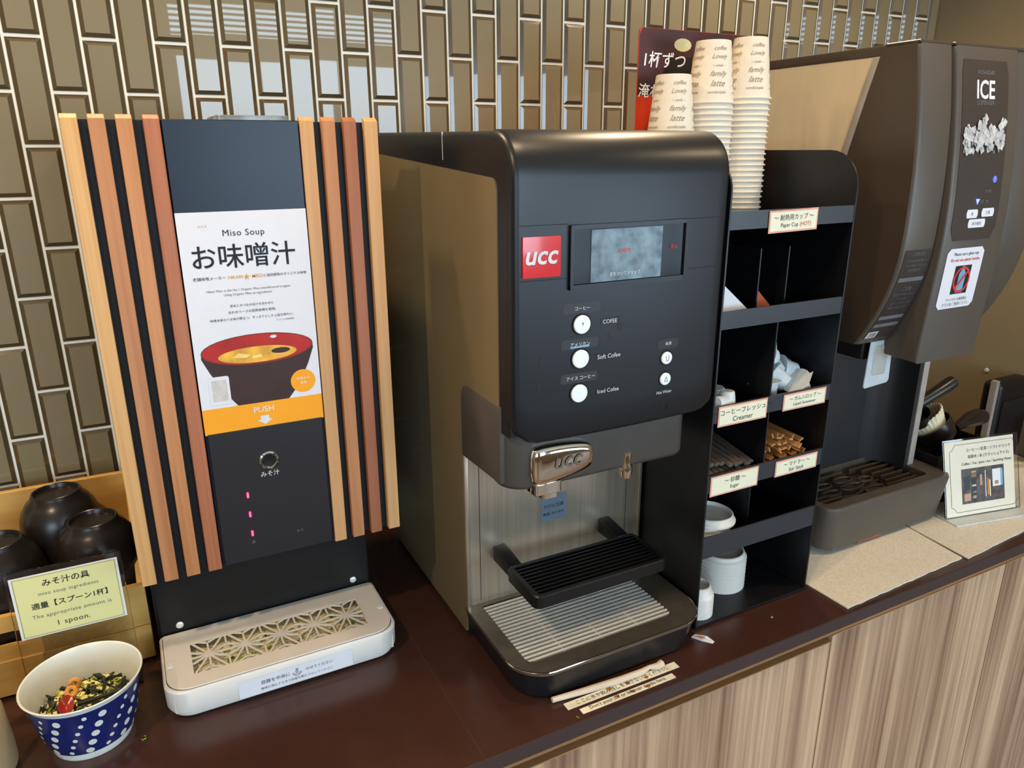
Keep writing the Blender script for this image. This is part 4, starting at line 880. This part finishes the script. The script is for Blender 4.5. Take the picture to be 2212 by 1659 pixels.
b = B().prism([(-0.404, 0.440), (-0.419, 0.440), (-0.454, 0.600), (-0.493, 0.760), (-0.519, 0.860), (-0.5335, 0.9045), (-0.518, 0.9045), (-0.504, 0.860), (-0.478, 0.760), (-0.439, 0.600)], 'x', IX0 - 0.0015, IX0 + 0.0045); b.bevel(0.0018, 2); obj('edge_highlight', b, 'strip', ic)  # light grey strip shaped to stand in for the highlight along the steel edge
for (xa, xb, ya) in ((IX0, IXa - 0.002, -0.597), (IXa, IX1, -0.600)): obj('top_trim', B().box(xa, xb, ya, -0.5375, 0.9178, 0.9225).bevel(0.001, 1), 'ice', ic)
def IM(x, z, e=0.0):
    return lambda u, v, d: (x + u, interp(CC, z + v) - d - e, z + v)
def curved(name, pts, m, parent, d=0.0006, C=None, nz=14):
    C = C or CC; x0 = min(p[0] for p in pts); x1 = max(p[0] for p in pts); z0 = min(p[1] for p in pts); z1 = max(p[1] for p in pts)
    b = B(); prev = None
    for k in range(nz + 1):
        z = z0 + (z1 - z0) * k / nz; zz = min(max(z, z0 + 1e-5), z1 - 1e-5); xs = []
        for i in range(len(pts)):
            (xa, za), (xb, zb) = pts[i], pts[(i + 1) % len(pts)]
            if (za - zz) * (zb - zz) <= 0 and abs(za - zb) > 1e-9: xs.append(xa + (xb - xa) * (zz - za) / (zb - za))
        cur = [b.bm.verts.new((min(xs), interp(C, z) - d, z)), b.bm.verts.new((max(xs), interp(C, z) - d, z))]
        if prev: b.bm.faces.new((prev[0], prev[1], cur[1], cur[0]))
        prev = cur
    return obj(name, b, m, parent, 60)
pn = curved('panel', rr(1.3010, 1.4215, 0.6170, 0.8985, [0.004, 0.004, 0.010, 0.010], 4), 'icepanel', ic, 0.0007)
cxp = 1.3610
lettering('HOSHIZAKI', IM(cxp, 0.8800), 'greyink', pn, width=0.044, d=0.0011, bold=0.01)
lettering('ICE', IM(cxp, 0.8540), 'whiteink', pn, height=0.029, width=0.047, d=0.0011, bold=0.02)
lettering('DISPENSER', IM(cxp, 0.8340), 'greyink', pn, width=0.046, d=0.0011)
rs = random.Random(21)
for m_, sd, n in (('icecube2', 1, 60), ('icecube', 2, 120)):
    b = B(); rs = random.Random(sd)
    for k in range(n):
        x = rs.uniform(1.3085, 1.4135); top = 0.816 - 0.022 * abs(math.sin((x - 1.30) * 55)); z = 0.758 + (top - 0.758) * rs.random() ** 0.8; s_ = rs.uniform(0.004, 0.0065) * (0.6 if m_ == 'icecube2' else 1); a = rs.uniform(0, 1.5)
        mp = IM(x, z); b.poly([mp(s_ * 1.2 * math.cos(a + q * PI / 2), s_ * 1.3 * math.sin(a + q * PI / 2), 0.0009 + 0.0000004 * k * 50 + (0.0002 if m_ == 'icecube' else 0.0004)) for q in range(4)])
    obj('ice_print', b, m_, pn, 0)
for (x, z, s_) in ((1.4000, 0.7145, '✳'), (1.3600, 0.6790, '▼')):
    lettering(s_, IM(x, z), 'bluled', pn, width=0.011, d=0.0012)
lettering('氷の量', IM(1.3850, 0.6960), 'greyink', pn, width=0.016, d=0.0011); lettering('小  中  大', IM(1.3720, 0.6790), 'greyink', pn, width=0.034, d=0.0011)
for (x, z, w) in ((1.3500, 0.6600, 0.030), (1.3920, 0.6610, 0.034), (1.3660, 0.6440, 0.046)):
    tp = curved('label_tape', rr(x - w / 2, x + w / 2, z - 0.0070, z + 0.0070, 0.002, 2), 'paper', pn, 0.0013, None, 3); lettering({0.030: '氷', 0.034: '少量', 0.046: '氷の補充'}[w], IM(x, z), 'greyink', pn, height=0.006, d=0.0016)
stk = curved('warning_sticker', rr(1.3050, 1.4050, 0.5000, 0.6040, 0.008, 4), 'paper', ic, 0.0009)
lettering('Please use a glass cup', IM(1.357, 0.5935), 'ink', stk, width=0.066, d=0.0013); lettering('Do not use plastic bottles', IM(1.357, 0.5835), 'redink', stk, width=0.078, d=0.0013, bold=0.01)
curved('print_black', [(1.3350, 0.5250), (1.3790, 0.5250), (1.3790, 0.5740), (1.3350, 0.5740)], 'ink', stk, 0.0013, None, 6)
curved('print_bottle', [(1.3480, 0.5270), (1.3660, 0.5270), (1.3660, 0.5600), (1.3610, 0.5660), (1.3610, 0.5725), (1.3530, 0.5725), (1.3530, 0.5660), (1.3480, 0.5600)], 'photoblue', stk, 0.0016, None, 24)
b = B(); ro_, ri_ = 0.0225, 0.0185
for k in range(28):
    a, c_ = 2 * PI * k / 28, 2 * PI * (k + 1) / 28; mp = IM(1.357, 0.5495)
    b.poly([mp(ri_ * math.cos(a), ri_ * math.sin(a), 0.0020), mp(ro_ * math.cos(a), ro_ * math.sin(a), 0.0020), mp(ro_ * math.cos(c_), ro_ * math.sin(c_), 0.0020), mp(ri_ * math.cos(c_), ri_ * math.sin(c_), 0.0020)])
mp = IM(1.357, 0.5495); b.poly([mp(-0.0155, -0.0125, 0.0020), mp(-0.0125, -0.0155, 0.0020), mp(0.0155, 0.0125, 0.0020), mp(0.0125, 0.0155, 0.0020)])
obj('print_ban', b, 'redink', stk, 0)
lettering('ペットボトル使用禁止', IM(1.357, 0.5155), 'ink', stk, width=0.058, d=0.0013); lettering('グラスをご使用ください', IM(1.357, 0.5070), 'greyink', stk, width=0.074, d=0.0013)
# clear instruction strip on the left cover
b_ = curved('instruction_strip', [(1.2140, 0.4460), (1.2820, 0.4460), (1.2820, 0.6060), (1.2140, 0.6060)], 'icepanel', sl, 0.0007, CS, 16)
def LM(x, z): return lambda u, v, d: (x + u, interp(CS, z + v) - d, z + v)
for (s_, z, w) in (('ご使用方法', 0.5990, 0.030), ('グラスを中央に置いて', 0.588, 0.050), ('ボタンを押してください', 0.580, 0.052), ('氷が出ます', 0.572, 0.030), ('ご注意', 0.540, 0.022), ('出口に手や物を入れない', 0.530, 0.052), ('でください', 0.522, 0.030), ('氷がなくなりましたら', 0.514, 0.050), ('係員をお呼びください', 0.506, 0.050)): lettering(s_, LM(1.248, z), 'greyink', sl, width=w, d=0.0012)
for z in (0.556, 0.487, 0.472): curved('print_line', [(1.2170, z - 0.0035), (1.2790, z - 0.0035), (1.2790, z + 0.0035), (1.2170, z + 0.0035)], 'greyink', sl, 0.0011, CS, 2)
curved('label_tape', [(1.2160, 0.4470), (1.2420, 0.4470), (1.2420, 0.4600), (1.2160, 0.4600)], 'sticker', sl, 0.0013, CS, 3)
lettering('注意', LM(1.229, 0.4535), 'ink', sl, width=0.018, d=0.0017)
# dispensing flap under the left cover
b = B(); pts = [(-0.030, 0.0), (0.030, 0.0), (0.034, -0.078), (0.030, -0.084), (-0.030, -0.088), (-0.034, -0.084)]
b.prism(pts, 'y', 0.0, 0.003); b.xf(Matrix.Translation((1.2830, -0.556, 0.4340))); b.bevel(0.001, 1); fp_ = obj('flap', b, 'clearw', ic)
b = B(); o4 = rr(1.2640, 1.3020, 0.3690, 0.4260, 0.004, 3); o5 = rr(1.2670, 1.2990, 0.3720, 0.4230, 0.004, 3)
for k in range(len(o4)):
    n_ = (k + 1) % len(o4); b.quad((o4[k][0], -0.5562, o4[k][1]), (o4[n_][0], -0.5562, o4[n_][1]), (o5[n_][0], -0.5580, o5[n_][1]), (o5[k][0], -0.5580, o5[k][1]))
b.poly([(x, -0.5580, z) for x, z in o5]); obj('flap_pad', b, 'stick_tan', fp_).data.materials[0] = mat('flap_pad', srgb(188, 186, 176), 0.4)
obj('chute', B().prism(rr(1.262, 1.315, -0.535, -0.475, 0.008, 3), 'z', 0.395, 0.437), 'icedark', ic)
# recess lining: back wall curving into the right side
pts = [(IX0 + 0.004, -0.404), (1.470, -0.404)] + [(1.470 + 0.055 * math.sin(a), -0.459 + 0.055 * math.cos(a)) for a in [PI / 2 * k / 8 for k in range(9)]] + [(1.525, -0.478), (1.535, -0.478), (1.535, -0.392), (IX0 + 0.004, -0.392)]
obj('recess_lining', B().prism(pts, 'z', 0.100, 0.428), 'icedark', ic)
obj('side_frame', B().box(1.536, 1.5535, -0.480, -0.38, 0.100, 0.428), 'strip', ic)
# drip tray
b = B(); IT = lambda g: rr(IX0 + g, 1.586 - g * 2.6, -0.556 + g, -0.385, [0.002, 0.002, 0.03, 0.028], 8)
b.loft([[(x, y, z) for x, y in IT(g)] for g, z in ((0.010, 0.013), (0.006, 0.015), (0.0, 0.100), (0.001, 0.1055), (0.004, 0.1070))], False); 
it = B(); b.bm.faces.ensure_lookup_table()
iti = lambda: rr(IX0 + 0.016, 1.534, -0.530, -0.408, 0.012, 8)
ow = IT(0.004); iw = iti()
b2 = B(); b2.bm.free(); b2.bm = b.bm
ov = [b.bm.verts.new((x, y, 0.1070)) for x, y in ow]; iv = [b.bm.verts.new((x, y, 0.1070)) for x, y in iw]; iv2 = [b.bm.verts.new((x, y, 0.080)) for x, y in iw]
E_ = [b.bm.edges.new((L[k], L[(k + 1) % len(L)])) for L in (ov, iv) for k in range(len(L))]
res = bmesh.ops.triangle_fill(b.bm, edges=E_, use_beauty=True)
for f in [f for f in res['geom'] if isinstance(f, bmesh.types.BMFace)]:
    if all(v in iv for v in f.verts): b.bm.faces.remove(f)
for k in range(len(iv)): b.bm.faces.new((iv[k], iv[(k + 1) % len(iv)], iv2[(k + 1) % len(iv)], iv2[k]))
b.bm.faces.new(iv2)
itr = obj('drip_tray', b, 'icegrey', ic, 40)
gz = 0.090
for (p, q) in (((1.236, -0.424), (1.30, -0.424)), ((1.236, -0.440), (1.285, -0.440)), ((1.236, -0.505), (1.300, -0.505)), ((1.236, -0.519), (1.330, -0.519)), ((1.236, -0.490), (1.285, -0.490)),
               ((1.420, -0.424), (1.525, -0.424)), ((1.440, -0.440), (1.525, -0.440)), ((1.450, -0.458), (1.525, -0.458)), ((1.455, -0.476), (1.525, -0.476)), ((1.445, -0.494), (1.525, -0.494)), ((1.430, -0.510), (1.525, -0.510)), ((1.330, -0.424), (1.400, -0.424))):
    obj('grate_bar', B().box(p[0], q[0], p[1] - 0.0022, p[1] + 0.0022, gz - 0.008, gz + 0.008).bevel(0.001, 1), 'ice', itr)
for (cx_, cy_, rx_, ry_) in ((1.305, -0.452, 0.026, 0.010), (1.372, -0.448, 0.024, 0.011), (1.300, -0.482, 0.024, 0.010), (1.365, -0.478, 0.030, 0.011), (1.420, -0.466, 0.018, 0.010), (1.400, -0.505, 0.026, 0.010)):
    obj('grate_loop', B().tube([(cx_ + rx_ * math.cos(2 * PI * k / 20), cy_ + ry_ * math.sin(2 * PI * k / 20), gz + 0.003) for k in range(21)], 0.0034, 6, False), 'ice', itr)
for xa in (1.24, 1.50):
    obj('foot', B().lathe([(0.012, 0.0035), (0.012, 0.016)], xa, -0.44, 16, True), 'black', ic); obj('foot', B().lathe([(0.012, 0.0), (0.012, 0.012)], xa, -0.08, 16, True), 'black', ic)
obj('orange_label', B().box(1.315, 1.385, -0.5470, -0.5460, 0.0085, 0.0125), 'redpkt', ic)

# ================================================================ towels under the ice dispenser
def towel(pts, z, lab, seed):
    rs = random.Random(seed); b = B(); n = 26
    (A_, B_, C_, D_) = [Vector(p + (0,)) for p in pts]; grid = []
    for j in range(13):
        row = []
        for i in range(n + 1):
            u, v = i / n, j / 12; p = (A_ * (1 - u) + B_ * u) * (1 - v) + (D_ * (1 - u) + C_ * u) * v
            row.append(b.bm.verts.new((p.x, p.y - (0.0006 * math.sin(i * 2.3 + seed) if j == 0 else 0), z + 0.0004 * math.sin(i * 1.1 + j * 0.7 + seed))))
        grid.append(row)
    for j in range(12):
        for i in range(n): b.bm.faces.new((grid[j][i], grid[j][i + 1], grid[j + 1][i + 1], grid[j + 1][i]))
    r_ = bmesh.ops.extrude_face_region(b.bm, geom=list(b.bm.faces)); bmesh.ops.translate(b.bm, verts=[v for v in r_['geom'] if isinstance(v, bmesh.types.BMVert)], vec=(0, 0, 0.0026))
    return solo('towel', b, 'mat', lab, 'towel', 'beige towels on the worktop', 60)
towel(((1.118, -0.684), (1.456, -0.673), (1.500, -0.30), (1.106, -0.30)), 0.0006, 'beige woven towel lying under the ice dispenser drip tray', 1)
towel(((1.462, -0.680), (2.070, -0.640), (2.070, -0.30), (1.505, -0.30)), 0.0006, 'beige woven towel under the white drinks sign at right', 2)

# ================================================================ drinks sign on the right towel
A0 = Vector((1.566, -0.566, 0.0038)); A1 = Vector((1.765, -0.606, 0.0038)); ux = (A1 - A0).normalized(); W_ = (A1 - A0).length; uy = (Vector((0, 0, 1)) + Vector((-ux.y, ux.x, 0)) * 0.27).normalized(); H_ = 0.172
ds = thing('drinks_sign', 'white acrylic tabletop sign with drinks photo standing on the right towel', 'sign', tuple((A0 + A1) / 2))
FM = frame_map(A0, ux, uy); nrm = ux.cross(uy)
def fbox(name, u0, u1, v0, v1, d0, d1, m, parent):
    b = B(); q = [(u0, v0), (u1, v0), (u1, v1), (u0, v1)]; b.loft([[tuple(FM(u, v, d0)) for u, v in q], [tuple(FM(u, v, d1)) for u, v in q]], True); return obj(name, b, m, parent, 0)
fbox('holder_back', 0, W_, 0.003, H_, -0.003, 0.0, 'acryl', ds); cd = fbox('card', 0.003, W_ - 0.014, 0.006, H_ - 0.004, 0.0002, 0.0010, 'cream', ds)
cd.data.materials[0] = mat('cream_white_card', srgb(226, 220, 200), 0.5, var=0.02)
b = B(); q = [(0, -0.0), (W_, 0.0)]; foot = [tuple(A0 + nrm * 0.03 - Vector((0, 0, (nrm * 0.03).z))), tuple(A1 + nrm * 0.03 - Vector((0, 0, (nrm * 0.03).z))), tuple(A1 - nrm * 0.05 - Vector((0, 0, -(nrm * 0.05).z))), tuple(A0 - nrm * 0.05 - Vector((0, 0, -(nrm * 0.05).z)))]
b.loft([[tuple(p) for p in foot], [(p[0], p[1], p[2] + 0.003) for p in foot]], True); obj('foot', b, 'clearw', ds, 0)
fm = lambda u0, v0: (lambda u, v, d: FM(u0 + u, v0 + v, d + 0.0012))
lettering('コーヒー / 紅茶 / ソフトドリンク', fm(0.120, 0.146), 'ink', cd, width=0.120); lettering('炭酸水 / 氷 (クラッシュアイス)', fm(0.120, 0.131), 'ink', cd, width=0.112); lettering('Coffee / Tea / Juice / Ice / Sparkling Water', fm(0.115, 0.116), 'ink', cd, width=0.136)
def fflat(name, u0, u1, v0, v1, m, d): return flat(name, [(u0, v0), (u1, v0), (u1, v1), (u0, v1)], lambda u, v, dd: FM(u, v, dd), m, cd, d)
fflat('print_photo', 0.045, 0.160, 0.030, 0.106, 'photo', 0.0014)
for (u0, u1, v0, v1, m_) in ((0.128, 0.150, 0.060, 0.098, 'paper'), (0.150, 0.156, 0.060, 0.098, 'photoblue'), (0.134, 0.144, 0.064, 0.072, 'goldink'), (0.051, 0.067, 0.060, 0.090, 'tape'), (0.071, 0.084, 0.034, 0.096, 'tape'), (0.071, 0.084, 0.086, 0.100, 'stick_tan'), (0.072, 0.083, 0.066, 0.070, 'cream'), (0.072, 0.083, 0.052, 0.056, 'cream'), (0.072, 0.083, 0.040, 0.046, 'cream'), (0.051, 0.068, 0.036, 0.052, 'stick_tan'), (0.108, 0.110, 0.040, 0.098, 'paper'), (0.114, 0.117, 0.044, 0.080, 'amber'), (0.119, 0.122, 0.040, 0.076, 'cream'), (0.094, 0.100, 0.066, 0.090, 'stick_tan')): fflat('print_detail', u0, u1, v0, v1, m_, 0.0016)
fr = [(0.030, 0.014), (0.186, 0.014), (0.192, 0.022), (0.200, 0.026), (0.200, 0.146), (0.192, 0.150), (0.186, 0.160), (0.030, 0.160), (0.024, 0.150), (0.016, 0.146), (0.016, 0.026), (0.024, 0.022)]
b = B()
for k in range(len(fr)):
    (u0, v0), (u1, v1) = fr[k], fr[(k + 1) % len(fr)]; L = math.hypot(u1 - u0, v1 - v0); nx, ny = -(v1 - v0) / L * 0.0004, (u1 - u0) / L * 0.0004
    b.poly([tuple(FM(u0 + nx, v0 + ny, 0.0014)), tuple(FM(u1 + nx, v1 + ny, 0.0014)), tuple(FM(u1 - nx, v1 - ny, 0.0014)), tuple(FM(u0 - nx, v0 - ny, 0.0014))])
obj('print_frame', b, 'ink', cd, 0)

# ================================================================ ladles, fluted filter and appliances at the right
ut = thing('utensil_box', 'low black box holding the black ladles behind the drinks sign', 'box', (1.70, -0.43, 0.0038))
b = B(); b.box(1.605, 1.800, -0.505, -0.500, 0.0038, 0.120); b.box(1.605, 1.800, -0.365, -0.360, 0.0038, 0.120); b.box(1.600, 1.605, -0.505, -0.360, 0.0038, 0.120); b.box(1.800, 1.805, -0.505, -0.360, 0.0038, 0.120); b.box(1.600, 1.805, -0.505, -0.360, 0.0038, 0.008)
obj('box_walls', b, 'blackmatt', ut)
la = thing('ladle', 'black ladle with its loop handle pointing up beside the ice dispenser', 'ladle', (1.63, -0.43, 0.15), 'black ladles beside the ice dispenser')
obj('handle', B().tube([(1.585, -0.43, 0.212), (1.615, -0.438, 0.228), (1.650, -0.446, 0.247), (1.676, -0.450, 0.260), (1.690, -0.452, 0.267), (1.696, -0.452, 0.270)], [0.012, 0.013, 0.0135, 0.015, 0.014, 0.007], 16), 'lacquer', la)
b = B().lathe([(0.0001, 0.0), (0.018, 0.001), (0.027, 0.008), (0.031, 0.022), (0.032, 0.034), (0.0305, 0.034), (0.028, 0.020), (0.022, 0.010), (0.0001, 0.004)], seg=24); b.xf(Matrix.Translation((1.632, -0.425, 0.165)) @ Matrix.Rotation(-0.5, 4, 'Y')); obj('bowl', b, 'lacquer', la)
lb = thing('ladle', 'black ladle with fat rounded handle lying below the fluted filter', 'ladle', (1.70, -0.45, 0.13), 'black ladles beside the ice dispenser')
M_ = Matrix.Translation((1.690, -0.455, 0.122)) @ Matrix.Rotation(-0.55, 4, 'Y') @ Matrix.Rotation(-0.45, 4, 'X')
b = B().lathe([(0.0001, 0.0), (0.026, 0.001), (0.038, 0.010), (0.045, 0.030), (0.047, 0.052), (0.0450, 0.052), (0.042, 0.030), (0.034, 0.013), (0.0001, 0.005)], seg=28); b.xf(M_); obj('bowl', b, 'lacquer', lb)
obj('handle', B().tube([(1.728, -0.455, 0.150), (1.752, -0.453, 0.156), (1.785, -0.451, 0.160), (1.815, -0.450, 0.160), (1.835, -0.450, 0.158), (1.843, -0.450, 0.157)], [0.009, 0.012, 0.018, 0.020, 0.017, 0.008], 16), 'lacquer', lb)
b = B(); rings = []
for (r_, z, am) in ((0.030, 0.024, 0.0006), (0.038, 0.052, 0.0012), (0.0465, 0.078, 0.0022), (0.0450, 0.078, 0.0022), (0.0370, 0.052, 0.0012), (0.029, 0.026, 0.0006)):
    rings.append([((r_ + am * (1 if k % 2 else -1)) * math.cos(2 * PI * k / 56), (r_ + am * (1 if k % 2 else -1)) * math.sin(2 * PI * k / 56), z) for k in range(56)])
b.loft(rings, False); b.xf(Matrix.Translation((1.688, -0.452, 0.122)) @ Matrix.Rotation(-0.55, 4, 'Y') @ Matrix.Rotation(-0.45, 4, 'X'))
solo('paper_filter', b, 'fluted', 'white fluted paper filter sitting in the lower black ladle', 'filter', None, 60)
bd = B().box(1.905, 1.917, -0.430, -0.416, 0.0038, 0.228); solo('steel_divider', bd, 'strip', 'thin upright steel divider plate left of the black appliance', 'divider')
ap = thing('kitchen_appliance', 'black rounded appliance cut off by the right edge of the photo', 'appliance', (2.01, -0.36, 0.0038))
b = B().box(1.945, 2.078, -0.420, -0.372, 0.0038, 0.214); b.bevel(0.016, 4, lambda c, d: c.z > 0.2 or abs(d.z) > 0.9); obj('housing', b, 'black', ap)
obj('front_plate', B().prism(rr(1.963, 2.072, 0.03, 0.165, 0.006, 3), 'y', -0.4222, -0.4198), 'machine', ap)
b = B().lathe([(0.0001, 0.0), (0.024, 0.0), (0.026, 0.01), (0.026, 0.11), (0.020, 0.120), (0.0001, 0.122)], 2.040, -0.505, 24); b.xf(Matrix.Translation((0, 0, 0.0038)))
solo('red_container', b, 'redlac', 'dark red container at the right edge beside the black appliance', 'container')
b = B().lathe([(0.0001, 0.0), (0.006, 0.0), (0.005, 0.003), (0.0001, 0.004)], seg=14); b.xf(Matrix.Translation((XR, -0.302, 0.199)) @ Matrix.Rotation(-PI / 2, 4, 'Y')); obj('screw', b, 'steelbar', bpy.data.objects['wall_right'])
b = B().box(XR - 0.001, XR, -0.430, -0.355, 0.475, 0.560); pnx = obj('notice', b, 'cream', bpy.data.objects['wall_right'])

# ================================================================ things lying on the worktop
b = B(); path = [(0.548, -0.6335, 0.0052), (0.60, -0.6390, 0.0052), (0.66, -0.6440, 0.0054), (0.700, -0.6450, 0.0056), (0.715, -0.6420, 0.0060), (0.728, -0.6465, 0.0062), (0.738, -0.6440, 0.0066)]
path = [(x, y - 0.010, z) for x, y, z in path]
b.tube(path, [0.0042, 0.0048, 0.0052, 0.0050, 0.0034, 0.0056, 0.0060], 10); solo('straw_wrapper', b, 'wrap', 'crumpled paper straw wrapper in front of the coffee machine', 'wrapper')
def strip(p0, p1, w, lab, txt):
    A_ = Vector(p0 + (0.0003,)); B_ = Vector(p1 + (0.0003,)); u = (B_ - A_).normalized(); v = Vector((-u.y, u.x, 0)); L = (B_ - A_).length; C_ = (A_ + B_) / 2
    t = thing('notice_strip', lab, 'label', tuple(C_))
    b = B(); q = [A_ - v * w / 2, B_ - v * w / 2, B_ + v * w / 2, A_ + v * w / 2]; b.loft([[tuple(p) for p in q], [tuple(p + Vector((0, 0, 0.0006))) for p in q]], True); s_ = obj('strip', b, 'yellowst', t, 0)
    lettering(txt, frame_map(C_ + Vector((0, 0, 0.0006)), u, v), 'ink', t, width=L * 0.82, d=0.0004)
    for k in range(3):
        c_ = C_ + u * L * (-0.12 + 0.16 * k) + v * w * (0.2 - 0.2 * k); b = B().poly([tuple(c_ + u * 0.004 * math.cos(a) * (1 + 0.4 * math.sin(3 * a)) + v * 0.0028 * math.sin(a) + Vector((0, 0, 0.0008))) for a in [2 * PI * j / 12 for j in range(12)]]); obj('stain', b, 'stain', t, 0)
strip((0.561, -0.6605), (0.762, -0.6610), 0.0135, 'longer white notice strip with handwritten Japanese, nearer the coffee machine', 'ここに氷や飲み残しを流さないでください。')
strip((0.576, -0.6785), (0.742, -0.6790), 0.0105, 'shorter stained notice strip nearest the worktop edge', "Don't pour ice or leftover drinks here.")
b = B(); b.loft([[(0.826, -0.620, 0.0005), (0.836, -0.617, 0.0005), (0.848, -0.632, 0.0005), (0.852, -0.646, 0.0005), (0.846, -0.648, 0.0005), (0.834, -0.634, 0.0005)], [(0.826, -0.620, 0.003), (0.836, -0.617, 0.002), (0.848, -0.632, 0.004), (0.852, -0.646, 0.001), (0.846, -0.648, 0.001), (0.834, -0.634, 0.004)]], True)
tw = solo('torn_wrapper', b, 'paper', 'torn white and orange wrapper scrap beside the drip tray', 'wrapper', None, 0)
b = B(); b.poly([(0.831, -0.6215, 0.0034), (0.838, -0.6240, 0.0034), (0.844, -0.634, 0.0046), (0.838, -0.634, 0.0048)]); obj('orange_print', b, 'amber', tw, 0)
for (x, y, m_, s_, lab) in ((0.0196, -0.4446, 'leek', 0.0045, 'yellow garnish crumb on the worktop right of the dotted bowl'), (0.5663, -0.6850, 'leek', 0.0025, 'tiny green crumb at the worktop edge below the notice strips'), (0.985, -0.640, 'paper', 0.0026, 'tiny white paper crumb on the worktop before the organizer')):
    b = B(); rs = random.Random(int(x * 1000))
    for k in range(4):
        n0 = b.mark(); b.box(-s_ * 0.5, s_ * 0.5, -s_ * 0.3, s_ * 0.3, 0, s_ * 0.4); b.xf(Matrix.Translation((x + rs.uniform(-s_, s_) * 0.5, y + rs.uniform(-s_, s_) * 0.4, 0.0001)) @ Matrix.Rotation(rs.uniform(0, 3), 4, 'Z'), n0)
    solo('crumb', b, m_, lab, 'crumb', 'crumbs on the worktop', 0)
